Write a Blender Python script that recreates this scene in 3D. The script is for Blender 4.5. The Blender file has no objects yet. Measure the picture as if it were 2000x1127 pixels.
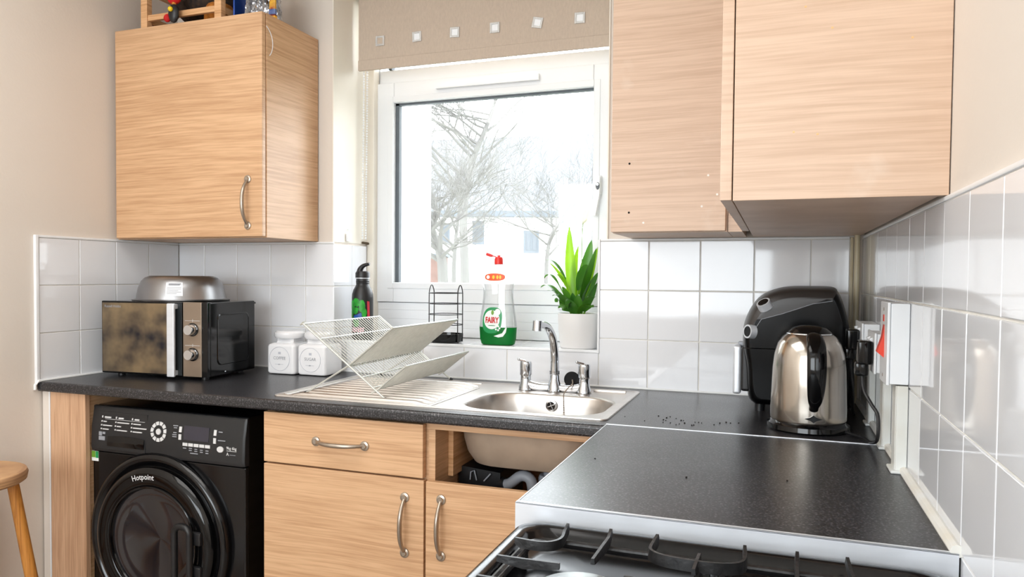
import bpy, bmesh, math, random
from mathutils import Vector, Matrix
random.seed(7)
S = bpy.context.scene
COL = S.collection
# ------------------------------------------------------------------ camera, world, lights, exposure
F, YAW, PITCH, ROLL = 1493.758, 0.36452, -0.03055, 0.00761
CAM = Vector((0.36423, -2.36524, 1.25505))
cd = bpy.data.cameras.new('camera'); cam = bpy.data.objects.new('camera', cd); COL.objects.link(cam)
right = Vector((math.cos(YAW), math.sin(YAW), 0)); fwd = Vector((-math.sin(YAW), math.cos(YAW), 0)); up = Vector((0, 0, 1))
fw = fwd * math.cos(PITCH) + up * math.sin(PITCH); u2 = up * math.cos(PITCH) - fwd * math.sin(PITCH)
r3 = right * math.cos(ROLL) + u2 * math.sin(ROLL); u3 = u2 * math.cos(ROLL) - right * math.sin(ROLL)
m = Matrix((r3, u3, -fw)).transposed().to_4x4(); m.translation = CAM
cam.matrix_world = m
cd.sensor_width = 36; cd.lens = F * 36 / 2000; cd.shift_x = 54.62 / 2000; cd.shift_y = 21.0 / 2000
cd.clip_start = 0.02; cd.clip_end = 300
S.camera = cam
S.view_settings.view_transform = 'Standard'; S.view_settings.look = 'None'
S.view_settings.exposure = 0.33; S.view_settings.gamma = 1; S.view_settings.use_curve_mapping = False
W = bpy.data.worlds.new('overcast_sky'); S.world = W; W.use_nodes = True
W.node_tree.nodes['Background'].inputs[0].default_value = (0.90, 0.96, 1.0, 1)
W.node_tree.nodes['Background'].inputs[1].default_value = 7.5
XL, XR = -1.813, 0.586
def area(name, loc, rot, sx, sy, e, col=(1, 1, 1), portal=False):
    l = bpy.data.lights.new(name, 'AREA'); l.shape = 'RECTANGLE'; l.size = sx; l.size_y = sy; l.energy = e; l.color = col
    if portal: l.cycles.is_portal = True
    o = bpy.data.objects.new(name, l); COL.objects.link(o); o.location = loc; o.rotation_euler = rot
    return o
area('window_portal', (-0.62, 0.40, 1.68), (-math.pi / 2, 0, 0), 0.98, 1.35, 1, portal=True)
area('rear_fill_portal', (-0.65, -4.28, 1.55), (math.pi / 2, 0, 0), 2.0, 1.2, 1, portal=True)  # samples sky light through the opening added behind the camera
area('ceiling_fill_light', (-0.95, -1.75, 2.39), (0, 0, 0), 1.4, 1.4, 18, (1, 0.98, 0.96))  # added soft fill below the ceiling, no fitting there

# ------------------------------------------------------------------ materials
def lin(c):
    return tuple(((v / 255) / 12.92 if v / 255 <= 0.04045 else (((v / 255) + 0.055) / 1.055) ** 2.4) for v in c) + (1,)
def mat(name, c, rough=0.5, metal=0.0, var=0.06, scale=20, bump=0.0, bscale=80, coat=0, trans=0, alpha=1, sub=0, stretch=None, c2=None, spec=0.5, ior=None):
    mt = bpy.data.materials.new(name); mt.use_nodes = True
    nt = mt.node_tree; b = nt.nodes['Principled BSDF']
    tc = nt.nodes.new('ShaderNodeTexCoord'); mp = nt.nodes.new('ShaderNodeMapping')
    nt.links.new(tc.outputs['Object'], mp.inputs[0])
    if stretch: mp.inputs['Scale'].default_value = stretch
    n = nt.nodes.new('ShaderNodeTexNoise'); n.inputs['Scale'].default_value = scale; n.inputs['Detail'].default_value = 3
    nt.links.new(mp.outputs[0], n.inputs[0])
    r = nt.nodes.new('ShaderNodeValToRGB')
    base = lin(c)
    lo = tuple(v * (1 - var) for v in base[:3]) + (1,) if c2 is None else lin(c2)
    hi = tuple(min(1, v * (1 + var)) for v in base[:3]) + (1,) if c2 is None else base
    r.color_ramp.elements[0].position = 0.3; r.color_ramp.elements[1].position = 0.7
    r.color_ramp.elements[0].color = lo; r.color_ramp.elements[1].color = hi
    nt.links.new(n.outputs[0], r.inputs[0]); nt.links.new(r.outputs[0], b.inputs['Base Color'])
    b.inputs['Roughness'].default_value = rough; b.inputs['Metallic'].default_value = metal
    b.inputs['Coat Weight'].default_value = coat; b.inputs['Coat Roughness'].default_value = 0.05
    b.inputs['Transmission Weight'].default_value = trans
    b.inputs['Specular IOR Level'].default_value = spec
    if ior: b.inputs['IOR'].default_value = ior
    if bump:
        n2 = nt.nodes.new('ShaderNodeTexNoise'); n2.inputs['Scale'].default_value = bscale; n2.inputs['Detail'].default_value = 2
        nt.links.new(mp.outputs[0], n2.inputs[0])
        bp = nt.nodes.new('ShaderNodeBump'); bp.inputs['Strength'].default_value = bump; bp.inputs['Distance'].default_value = 0.002
        nt.links.new(n2.outputs[0], bp.inputs['Height']); nt.links.new(bp.outputs[0], b.inputs['Normal'])
    return mt
def wood(name, light, dark, vertical=False, rough=0.42, marks=False):
    mt = bpy.data.materials.new(name); mt.use_nodes = True
    nt = mt.node_tree; b = nt.nodes['Principled BSDF']; N = nt.nodes.new; L = nt.links.new
    tc = N('ShaderNodeTexCoord'); oi = N('ShaderNodeObjectInfo'); ad = N('ShaderNodeVectorMath'); ad.operation = 'ADD'
    cx = N('ShaderNodeCombineXYZ'); mu = N('ShaderNodeMath'); mu.operation = 'MULTIPLY'; mu.inputs[1].default_value = 7.3
    L(oi.outputs['Random'], mu.inputs[0]); [L(mu.outputs[0], cx.inputs[i]) for i in range(3)]
    L(tc.outputs['Object'], ad.inputs[0]); L(cx.outputs[0], ad.inputs[1])
    # gentle large-scale waviness so that the grain bends
    wv = N('ShaderNodeTexNoise'); wv.inputs['Scale'].default_value = 2.2; wv.inputs['Detail'].default_value = 1; L(ad.outputs[0], wv.inputs[0])
    sc = N('ShaderNodeVectorMath'); sc.operation = 'SCALE'; sc.inputs['Scale'].default_value = 0.022; L(wv.outputs['Color'], sc.inputs[0])
    a2 = N('ShaderNodeVectorMath'); a2.operation = 'ADD'; L(ad.outputs[0], a2.inputs[0]); L(sc.outputs[0], a2.inputs[1])
    mp = N('ShaderNodeMapping'); L(a2.outputs[0], mp.inputs[0])
    mp.inputs['Scale'].default_value = (1, 1, 0.03) if vertical else (0.03, 0.03, 1)
    n1 = N('ShaderNodeTexNoise'); n1.inputs['Scale'].default_value = 120; n1.inputs['Detail'].default_value = 4; n1.inputs['Roughness'].default_value = 0.65
    n2 = N('ShaderNodeTexNoise'); n2.inputs['Scale'].default_value = 16; n2.inputs['Detail'].default_value = 2
    n3 = N('ShaderNodeTexNoise'); n3.inputs['Scale'].default_value = 230; n3.inputs['Detail'].default_value = 2
    for n in (n1, n2, n3): L(mp.outputs[0], n.inputs[0])
    m1 = N('ShaderNodeMath'); m1.operation = 'MULTIPLY'; m1.inputs[1].default_value = 0.5; L(n1.outputs[0], m1.inputs[0])
    m2 = N('ShaderNodeMath'); m2.operation = 'MULTIPLY_ADD'; m2.inputs[1].default_value = 0.20; L(n2.outputs[0], m2.inputs[0]); L(m1.outputs[0], m2.inputs[2])
    m3 = N('ShaderNodeMath'); m3.operation = 'MULTIPLY_ADD'; m3.inputs[1].default_value = 0.30; L(n3.outputs[0], m3.inputs[0]); L(m2.outputs[0], m3.inputs[2])
    r = N('ShaderNodeValToRGB'); e = r.color_ramp.elements
    e[0].position = 0.40; e[0].color = lin(dark); e[1].position = 0.57; e[1].color = lin(light)
    L(m3.outputs[0], r.inputs[0])
    out = r.outputs[0]
    if marks:   # pale scuffs on the handled right-hand doors
        n4 = N('ShaderNodeTexNoise'); n4.inputs['Scale'].default_value = 9; n4.inputs['Detail'].default_value = 6; L(ad.outputs[0], n4.inputs[0])
        r4 = N('ShaderNodeValToRGB'); r4.color_ramp.elements[0].position = 0.62; r4.color_ramp.elements[1].position = 0.78
        r4.color_ramp.elements[1].color = (0.35, 0.35, 0.35, 1); L(n4.outputs[0], r4.inputs[0])
        mx = N('ShaderNodeMixRGB'); L(r4.outputs[0], mx.inputs[0]); L(out, mx.inputs[1]); mx.inputs[2].default_value = lin((235, 225, 212))
        out = mx.outputs[0]
    L(out, b.inputs['Base Color'])
    b.inputs['Roughness'].default_value = rough
    bp = N('ShaderNodeBump'); bp.inputs['Strength'].default_value = 0.12; bp.inputs['Distance'].default_value = 0.0015
    L(m3.outputs[0], bp.inputs['Height']); L(bp.outputs[0], b.inputs['Normal'])
    return mt
def speckle(name):
    mt = bpy.data.materials.new(name); mt.use_nodes = True
    nt = mt.node_tree; b = nt.nodes['Principled BSDF']; N = nt.nodes.new; L = nt.links.new
    tc = N('ShaderNodeTexCoord')
    n = N('ShaderNodeTexNoise'); n.inputs['Scale'].default_value = 270; n.inputs['Detail'].default_value = 2; L(tc.outputs['Object'], n.inputs[0])
    r = N('ShaderNodeValToRGB'); e = r.color_ramp.elements
    e[0].position = 0.40; e[0].color = lin((14, 14, 17)); e[1].position = 0.72; e[1].color = lin((108, 105, 107))
    k = r.color_ramp.elements.new(0.5); k.color = lin((26, 26, 30)); k = r.color_ramp.elements.new(0.59); k.color = lin((54, 53, 57))
    L(n.outputs[0], r.inputs[0]); L(r.outputs[0], b.inputs['Base Color'])
    n5 = N('ShaderNodeTexNoise'); n5.inputs['Scale'].default_value = 6; n5.inputs['Detail'].default_value = 3; L(tc.outputs['Object'], n5.inputs[0])
    mr = N('ShaderNodeMapRange'); mr.inputs['To Min'].default_value = 0.27; mr.inputs['To Max'].default_value = 0.36; L(n5.outputs[0], mr.inputs[0]); L(mr.outputs[0], b.inputs['Roughness'])
    b.inputs['Specular IOR Level'].default_value = 0.65
    bp = N('ShaderNodeBump'); bp.inputs['Strength'].default_value = 0.08; bp.inputs['Distance'].default_value = 0.0006
    L(n.outputs[0], bp.inputs['Height']); L(bp.outputs[0], b.inputs['Normal'])
    return mt
def thin_glass(name, tint=(1, 1, 1), mixmin=0.03):
    mt = bpy.data.materials.new(name); mt.use_nodes = True
    nt = mt.node_tree; nt.nodes.clear(); N = nt.nodes.new; L = nt.links.new
    o = N('ShaderNodeOutputMaterial'); mx = N('ShaderNodeMixShader'); t = N('ShaderNodeBsdfTransparent'); g = N('ShaderNodeBsdfGlossy')
    lw = N('ShaderNodeLayerWeight'); lw.inputs[0].default_value = 0.25
    mr = N('ShaderNodeMapRange'); mr.inputs['To Min'].default_value = mixmin; mr.inputs['To Max'].default_value = 0.6
    L(lw.outputs['Fresnel'], mr.inputs[0])
    t.inputs[0].default_value = tint + (1,); g.inputs['Roughness'].default_value = 0.02
    L(mr.outputs[0], mx.inputs[0]); L(t.outputs[0], mx.inputs[1]); L(g.outputs[0], mx.inputs[2]); L(mx.outputs[0], o.inputs[0])
    return mt
def leafmat(name, c, c2, tr=0.45):
    mt = mat(name, c, 0.32, c2=c2, scale=18, stretch=(1, 1, 0.4))
    nt = mt.node_tree; b = nt.nodes['Principled BSDF']; o = nt.nodes['Material Output']
    t = nt.nodes.new('ShaderNodeBsdfTranslucent'); t.inputs[0].default_value = lin(c)
    mx = nt.nodes.new('ShaderNodeMixShader'); mx.inputs[0].default_value = tr
    nt.links.new(b.outputs[0], mx.inputs[1]); nt.links.new(t.outputs[0], mx.inputs[2]); nt.links.new(mx.outputs[0], o.inputs[0])
    return mt
M = {}
M['wall'] = mat('cream_wall_paint', (224, 215, 205), 0.75, var=0.015, scale=3, bump=0.15, bscale=120)
M['reveal'] = mat('cream_gloss_paint', (238, 232, 220), 0.5, var=0.02, scale=8)
M['ceil'] = mat('white_ceiling_paint', (240, 238, 234), 0.8, var=0.01)
M['floor'] = mat('grey_vinyl_floor', (150, 140, 130), 0.4, var=0.1, scale=6)
M['tile'] = mat('white_glazed_tile', (234, 236, 240), 0.06, var=0.02, scale=4, bump=0.06, bscale=9, coat=0.3)
M['grout'] = mat('cream_grout', (224, 221, 214), 0.8, var=0.08, scale=30)
M['upvc'] = mat('white_plastic_frame', (232, 235, 238), 0.28, var=0.01, scale=4)
M['gasket'] = mat('dark_grey_rubber_gasket', (88, 96, 102), 0.6)
M['glass'] = thin_glass('window_glass')
_nt = M['glass'].node_tree; _o = _nt.nodes['Material Output']; _mx = _nt.nodes.new('ShaderNodeMixShader'); _tl = _nt.nodes.new('ShaderNodeBsdfTranslucent')
_src = _o.inputs[0].links[0].from_socket; _nz = _nt.nodes.new('ShaderNodeTexNoise'); _nz.inputs['Scale'].default_value = 3; _mr = _nt.nodes.new('ShaderNodeMapRange')
_mr.inputs['To Min'].default_value = 0.008; _mr.inputs['To Max'].default_value = 0.03; _nt.links.new(_nz.outputs[0], _mr.inputs[0]); _nt.links.new(_mr.outputs[0], _mx.inputs[0])
_nt.links.new(_src, _mx.inputs[1]); _nt.links.new(_tl.outputs[0], _mx.inputs[2]); _nt.links.new(_mx.outputs[0], _o.inputs[0])      # milky film mixed in to imitate bright haze over the view
M['oak'] = wood('oak_laminate', (213, 173, 134), (188, 146, 108))
M['oaklit'] = wood('brightened_oak_laminate', (216, 187, 163), (200, 169, 144), marks=True)  # same oak lightened: brighter light on the right-hand units put into colour
M['oakv'] = wood('oak_laminate_upright', (212, 172, 138), (184, 142, 110), vertical=True)
M['oakraw'] = wood('pine_wood', (226, 180, 134), (196, 145, 98), vertical=False)
M['honey'] = wood('honey_varnished_wood', (205, 140, 66), (160, 98, 38), vertical=True, rough=0.35)
M['seatw'] = wood('worn_wood_seat', (206, 164, 118), (160, 118, 84), rough=0.5)
M['top'] = speckle('black_speckled_laminate')
M['alu'] = mat('brushed_aluminium', (226, 230, 236), 0.38, 0.45, var=0.05, scale=50, stretch=(0.1, 1, 1))
M['steel'] = mat('brushed_stainless_steel', (196, 192, 186), 0.3, 1, var=0.06, scale=60, stretch=(0.06, 1, 1))
M['steelsink'] = mat('satin_sink_steel', (208, 203, 198), 0.34, 1, var=0.05, scale=50, stretch=(0.06, 1, 1))
M['steelund'] = mat('dull_sink_underside', (176, 158, 140), 0.6, 0.3, var=0.08, scale=14)
M['chrome'] = mat('polished_chrome', (215, 218, 222), 0.07, 1, var=0.01)
M['nickel'] = mat('satin_nickel', (176, 165, 152), 0.33, 0.9, var=0.04)
M['kettle'] = mat('stained_polished_steel', (204, 200, 194), 0.16, 1, c2=(172, 162, 150), scale=6, stretch=(3, 3, 0.6), bump=0.15, bscale=14)
M['blackgloss'] = mat('black_gloss_plastic', (8, 8, 9), 0.1, var=0.1, spec=0.4)
M['fryblack'] = mat('piano_black_plastic', (5, 5, 6), 0.18, var=0.1, spec=0.16)
M['visor'] = mat('smoky_brown_plastic', (50, 46, 44), 0.36, var=0.04)
M['rubber'] = mat('black_rubber', (12, 12, 13), 0.65, spec=0.2)
M['blackpl'] = mat('black_plastic', (24, 24, 26), 0.4, var=0.1)
M['washer'] = mat('black_enamel', (9, 9, 11), 0.15, var=0.1)
M['washpanel'] = mat('dark_grey_plastic', (30, 31, 33), 0.4, var=0.06)
M['darkglass'] = mat('dark_door_glass', (22, 21, 24), 0.08, c2=(50, 48, 50), scale=5, coat=0.5)
M['display'] = mat('unlit_display', (52, 50, 60), 0.12)
M['print'] = mat('white_print', (214, 214, 214), 0.5, var=0.02)
M['printgrey'] = mat('grey_print', (150, 152, 158), 0.5, var=0.02)
M['printlite'] = mat('pale_grey_print', (190, 193, 202), 0.5, var=0.02)
M['button'] = mat('pale_button_plastic', (214, 214, 214), 0.35, var=0.02)
M['whitepl'] = mat('white_plastic', (236, 238, 240), 0.3, var=0.01)
M['whitepl2'] = mat('old_white_trunking', (228, 232, 232), 0.4, c2=(214, 212, 202), scale=9)
M['ceramic'] = mat('white_ceramic', (236, 236, 238), 0.14, var=0.01, coat=0.4)
M['pot'] = mat('white_matt_pot', (232, 231, 230), 0.45, var=0.01)
M['redsw'] = mat('red_switch_plastic', (226, 62, 34), 0.3, var=0.03)
M['blind'] = mat('taupe_blind_fabric', (196, 180, 164), 0.85, var=0.05, scale=160, bump=0.2, bscale=500, stretch=(1, 1, 0.4))
M['eyelet'] = mat('clear_acrylic_eyelet', (225, 226, 226), 0.15, 0.4, var=0.05)
M['eyehole'] = mat('pale_eyelet_centre', (244, 247, 250), 0.5, var=0.01)
M['microdoor'] = mat('smeared_mirror_glass', (150, 130, 100), 0.3, 0.5, c2=(34, 36, 46), scale=11, bump=0.1, bscale=25)
M['microface'] = mat('warm_grey_metal_fascia', (150, 134, 118), 0.28, 0.6, var=0.04)
M['darkband'] = mat('smoked_glass_edge', (40, 44, 46), 0.1, var=0.05)
M['bowl'] = mat('dull_steel_bowl', (160, 160, 162), 0.33, 1, var=0.04)
M['paper'] = mat('white_paper_label', (238, 240, 244), 0.7, var=0.01)
M['wire'] = mat('tarnished_chrome_wire', (204, 205, 198), 0.3, 0.45, var=0.06, scale=60)
M['dwire'] = mat('black_coated_wire', (34, 34, 36), 0.35, 0.3)
M['soil'] = mat('dark_potting_soil', (56, 42, 30), 0.95, var=0.4, scale=90, bump=0.8, bscale=120)
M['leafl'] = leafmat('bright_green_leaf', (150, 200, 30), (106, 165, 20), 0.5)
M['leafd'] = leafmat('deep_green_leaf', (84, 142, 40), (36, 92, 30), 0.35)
M['spathe'] = leafmat('cream_flower', (240, 240, 222), (222, 226, 200), 0.4)
M['stem'] = mat('green_stem', (112, 160, 56), 0.45)
M['soapred'] = mat('red_cap_plastic', (226, 46, 40), 0.35)
M['liquid'] = leafmat('green_washing_up_liquid', (4, 148, 60), (2, 122, 46), 0.5)
M['bottlecl'] = thin_glass('clear_bottle_plastic', (0.95, 0.965, 0.97), 0.10)
_nt = M['bottlecl'].node_tree; _o = _nt.nodes['Material Output']; _mx = _nt.nodes.new('ShaderNodeMixShader'); _tl = _nt.nodes.new('ShaderNodeBsdfDiffuse'); _mx.inputs[0].default_value = 0.09
_nt.links.new(_o.inputs[0].links[0].from_socket, _mx.inputs[1]); _nt.links.new(_tl.outputs[0], _mx.inputs[2]); _nt.links.new(_mx.outputs[0], _o.inputs[0])
M['lgreen'] = mat('green_label_print', (28, 148, 84), 0.35, var=0.03)
M['lwhite'] = mat('white_label_print', (240, 244, 242), 0.35, var=0.01)
M['lred'] = mat('red_label_print', (206, 34, 38), 0.4, var=0.02)
M['lorange'] = mat('orange_label_print', (236, 92, 40), 0.4, var=0.04)
M['lyellow'] = mat('yellow_label_print', (250, 206, 60), 0.4, var=0.04)
M['pgreen'] = mat('green_bottle_print', (38, 176, 48), 0.4, c2=(14, 92, 26), scale=40)
M['pblue'] = mat('blue_bottle_print', (24, 78, 160), 0.4)
M['pred'] = mat('red_bottle_print', (190, 52, 66), 0.4)
M['ppink'] = mat('pink_bottle_print', (238, 176, 192), 0.4)
M['pipe'] = mat('yellowed_painted_pipe', (208, 198, 170), 0.35, c2=(186, 168, 130), scale=10)
M['seal'] = mat('aged_white_sealant', (236, 236, 232), 0.4, c2=(228, 222, 208), scale=12)
M['sealw'] = mat('white_sealant', (238, 240, 240), 0.35, var=0.02)
M['mould'] = mat('dark_mould_spots', (110, 92, 66), 0.8, c2=(50, 40, 30), scale=60)
M['cooker'] = mat('black_cooker_enamel', (12, 12, 14), 0.16, var=0.15, scale=14, spec=0.4)
M['cast'] = mat('cast_iron', (18, 18, 19), 0.38, 0.2, c2=(44, 43, 44), scale=50, bump=0.4, bscale=120)
M['burner'] = mat('worn_aluminium_burner', (206, 214, 216), 0.42, 0.5, c2=(150, 156, 160), scale=28)
M['greypipe'] = mat('grey_plastic_pipe', (160, 164, 172), 0.45)
M['foil'] = mat('crinkled_silver_foil', (222, 224, 228), 0.16, 0.95, c2=(120, 124, 134), scale=22, bump=0.9, bscale=26)
M['bluefoil'] = mat('blue_foil', (30, 70, 150), 0.25, 0.4)
M['basket'] = mat('dark_patterned_cloth', (60, 40, 24), 0.8, c2=(14, 12, 14), scale=90, bump=0.4)
M['orangef'] = mat('orange_fabric', (226, 146, 54), 0.8, c2=(150, 84, 26), scale=50)
M['redf'] = mat('red_felt', (214, 26, 24), 0.8, c2=(176, 14, 14), scale=30)
M['yellow'] = mat('yellow_bead', (232, 200, 30), 0.4)
M['packy'] = mat('colourful_sachet', (232, 184, 52), 0.35, c2=(150, 60, 40), scale=45)
M['packb'] = mat('blue_sachet_band', (120, 140, 186), 0.35, c2=(60, 76, 130), scale=45)
M['packm'] = mat('maroon_sachet_band', (110, 28, 34), 0.35)
M['packo'] = mat('amber_sachet_foot', (238, 170, 30), 0.35)
M['extwhite'] = mat('white_render', (250, 250, 250), 0.8, var=0.01, scale=3)
M['extbrick'] = mat('reddish_brick', (104, 78, 70), 0.9, c2=(88, 64, 56), scale=9)  # muted reddish brown brick, slightly mottled
M['extwbrick'] = mat('white_painted_brick', (250, 250, 250), 0.8, var=0.02, scale=8)
M['extroof'] = mat('pale_slate_roof', (88, 91, 96), 0.9, var=0.10, scale=6)
M['extfascia'] = mat('grey_gutter', (84, 92, 100), 0.8)
M['extwin'] = mat('pale_reflecting_window', (70, 78, 86), 0.3)
M['bark'] = mat('grey_bark', (98, 98, 94), 0.9, c2=(84, 82, 80), scale=6)
M['extgrass'] = mat('frosty_lawn', (130, 134, 118), 0.9, var=0.06, scale=1)
M['hole'] = mat('dark_screw_hole', (28, 22, 18), 0.9)
M['amber'] = mat('amber_grease_spot', (226, 184, 130), 0.4)
M['whitemark'] = mat('white_paint_speck', (246, 242, 236), 0.6)

# ------------------------------------------------------------------ mesh tools
class MB:
    def __init__(s): s.b = bmesh.new()
    def box(s, x0, x1, y0, y1, z0, z1, bev=0, seg=2, M4=None):
        t = bmesh.new(); bmesh.ops.create_cube(t, size=1)
        for v in t.verts: v.co = Vector(((x0 + x1) / 2 + v.co.x * (x1 - x0), (y0 + y1) / 2 + v.co.y * (y1 - y0), (z0 + z1) / 2 + v.co.z * (z1 - z0)))
        if bev: bmesh.ops.bevel(t, geom=list(t.edges), offset=bev, segments=seg, affect='EDGES', profile=0.5)
        if M4 is not None: bmesh.ops.transform(t, matrix=M4, verts=t.verts)
        s._add(t); return s
    def _add(s, t):
        me = bpy.data.meshes.new('tmp'); t.to_mesh(me); t.free(); s.b.from_mesh(me); bpy.data.meshes.remove(me)
    def addmesh(s, me, f=None):
        n0 = len(s.b.verts); s.b.from_mesh(me); s.b.verts.ensure_lookup_table()
        if f:
            for v in s.b.verts[n0:]: v.co = Vector(f(v.co))
        return s
    def loft(s, rings, closed=True, cap=True, loop=False):
        R = [[s.b.verts.new(Vector(p)) for p in r] for r in rings]
        n = len(R[0]); k = len(R)
        for i in range(k if loop else k - 1):
            a, c = R[i], R[(i + 1) % k]
            for j in range(n if closed else n - 1):
                q = [a[j], a[(j + 1) % n], c[(j + 1) % n], c[j]]
                try: s.b.faces.new(q)
                except ValueError: pass
        if cap and closed and not loop:
            for r, rev in ((R[0], True), (R[-1], False)):
                try: s.b.faces.new(r[::-1] if rev else r)
                except ValueError: pass
        return s
    def tube(s, pts, r, n=8, cap=True, closed=False):
        pts = [Vector(p) for p in pts]; k = len(pts); rings = []
        prev = None
        for i, p in enumerate(pts):
            if closed: d = (pts[(i + 1) % k] - pts[i - 1]).normalized()
            else: d = (pts[min(i + 1, k - 1)] - pts[max(i - 1, 0)]).normalized()
            if prev is None:
                a = Vector((0, 0, 1)) if abs(d.z) < 0.9 else Vector((1, 0, 0)); x = d.cross(a).normalized()
            else: x = (prev - d * prev.dot(d)).normalized()
            prev = x; y = d.cross(x); rr = r[i] if isinstance(r, (list, tuple)) else r
            rings.append([p + (x * math.cos(t) + y * math.sin(t)) * rr for t in [2 * math.pi * j / n for j in range(n)]])
        return s.loft(rings, cap=cap, loop=closed)
    def cyl(s, p0, p1, r0, r1=None, n=24): return s.tube([p0, p1], [r0, r0 if r1 is None else r1], n)
    def lathe(s, prof, c=(0, 0, 0), n=40, axis='z', cap=False, sx=1, sy=1):
        c = Vector(c); rings = []
        for r, h in prof:
            ring = []
            for j in range(n):
                t = 2 * math.pi * j / n; a, b_ = max(r, 1e-5) * math.cos(t) * sx, max(r, 1e-5) * math.sin(t) * sy
                ring.append(c + (Vector((a, b_, h)) if axis == 'z' else Vector((a, -h, b_)) if axis == 'y' else Vector((h, a, b_))))
            rings.append(ring)
        return s.loft(rings, cap=cap)
    def prism(s, poly, plane, a, b):
        f = {'xz': lambda p, d: (p[0], d, p[1]), 'xy': lambda p, d: (p[0], p[1], d), 'yz': lambda p, d: (d, p[0], p[1])}[plane]
        return s.loft([[f(p, a) for p in poly], [f(p, b) for p in poly]])
    def sphere(s, c, r, n=12, sc=(1, 1, 1)):
        t = bmesh.new(); bmesh.ops.create_uvsphere(t, u_segments=n, v_segments=max(6, n // 2), radius=r)
        for v in t.verts: v.co = Vector((v.co.x * sc[0], v.co.y * sc[1], v.co.z * sc[2])) + Vector(c)
        s._add(t); return s
TH = {}
def inv(o): return TH.get(o.name, Matrix()).inverted()
def part(name, mb, m_, parent=None, world=True, kind=None, label=None, flat=False, ang=38):
    b = mb.b
    if parent is not None and world: bmesh.ops.transform(b, matrix=inv(parent), verts=b.verts)
    bmesh.ops.recalc_face_normals(b, faces=b.faces)
    for f in b.faces: f.smooth = not flat
    ca = math.radians(ang)
    for e in b.edges:
        if len(e.link_faces) == 2:
            try: e.smooth = e.calc_face_angle() < ca
            except ValueError: e.smooth = True
    me = bpy.data.meshes.new(name); b.to_mesh(me); b.free(); me.materials.append(m_)
    o = link(name, me, parent, kind, label)
    if not flat and len(me.polygons) < 4000:
        w_ = o.modifiers.new('weighted', 'WEIGHTED_NORMAL'); w_.keep_sharp = True; w_.weight = 80
    return o
def link(name, me, parent=None, kind=None, label=None, loc=None, rot=None):
    o = bpy.data.objects.new(name, me); COL.objects.link(o)
    if parent is not None: o.parent = parent; TH[o.name] = TH.get(parent.name, Matrix())
    if loc is not None: o.location = loc
    if rot is not None: o.rotation_euler = rot
    if kind: o['kind'] = kind
    if label: o['label'] = label
    return o
def thing(name, label, cat, loc, rz=0, group=None):
    o = bpy.data.objects.new(name, None); COL.objects.link(o); o.location = loc; o.rotation_euler = (0, 0, rz); o.empty_display_size = 0.05
    o['label'] = label; o['category'] = cat
    if group: o['group'] = group
    TH[o.name] = Matrix.Translation(Vector(loc)) @ Matrix.Rotation(rz, 4, 'Z')
    return o
def struct(name, mb, m_):
    return part(name, mb, m_, kind='structure')
def tagone(o, label, cat, group=None):
    o['label'] = label; o['category'] = cat
    if group: o['group'] = group
    return o
def setbase(o):
    """move a single-mesh object's origin to the middle of its foot"""
    me = o.data; xs = [v.co for v in me.vertices]
    c = Vector(((min(v.x for v in xs) + max(v.x for v in xs)) / 2, (min(v.y for v in xs) + max(v.y for v in xs)) / 2, min(v.z for v in xs)))
    me.transform(Matrix.Translation(-c)); o.location = c
    return o
def text_mesh(txt, size, bold=0.0, ext=0.0):
    cu = bpy.data.curves.new('t', 'FONT'); cu.body = txt; cu.size = size; cu.align_x = 'CENTER'; cu.align_y = 'CENTER'; cu.extrude = ext; cu.offset = bold
    cu.resolution_u = 2
    o = bpy.data.objects.new('t', cu); COL.objects.link(o)
    dg = bpy.context.evaluated_depsgraph_get(); me = bpy.data.meshes.new_from_object(o.evaluated_get(dg))
    bpy.data.objects.remove(o); bpy.data.curves.remove(cu)
    return me
def circ(cx, cy, r, n=32, ry=None): return [(cx + r * math.cos(2 * math.pi * i / n), cy + (ry or r) * math.sin(2 * math.pi * i / n)) for i in range(n)]
def bez(p, n=12):
    P = [Vector(q) for q in p]; out = []
    for i in range(n + 1):
        t = i / n; Q = P[:]
        while len(Q) > 1: Q = [Q[j].lerp(Q[j + 1], t) for j in range(len(Q) - 1)]
        out.append(Q[0])
    return out
def smooth_path(pts, sub=6):
    P = [Vector(p) for p in pts]; P = [P[0] * 2 - P[1]] + P + [P[-1] * 2 - P[-2]]; out = []
    for i in range(1, len(P) - 2):
        for k in range(sub):
            t = k / sub; a, b_, c, d = P[i - 1], P[i], P[i + 1], P[i + 2]
            out.append(0.5 * ((2 * b_) + (c - a) * t + (2 * a - 5 * b_ + 4 * c - d) * t * t + (3 * b_ - a - 3 * c + d) * t ** 3))
    out.append(P[-2]); return out
def rrect(x0, x1, y0, y1, r, k=7):
    out = []
    for cx, cy, a in ((x1 - r, y1 - r, 0), (x0 + r, y1 - r, 90), (x0 + r, y0 + r, 180), (x1 - r, y0 + r, 270)):
        for i in range(k):
            t = math.radians(a + 90 * i / (k - 1)); out.append((cx + r * math.cos(t), cy + r * math.sin(t)))
    return out

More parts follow.
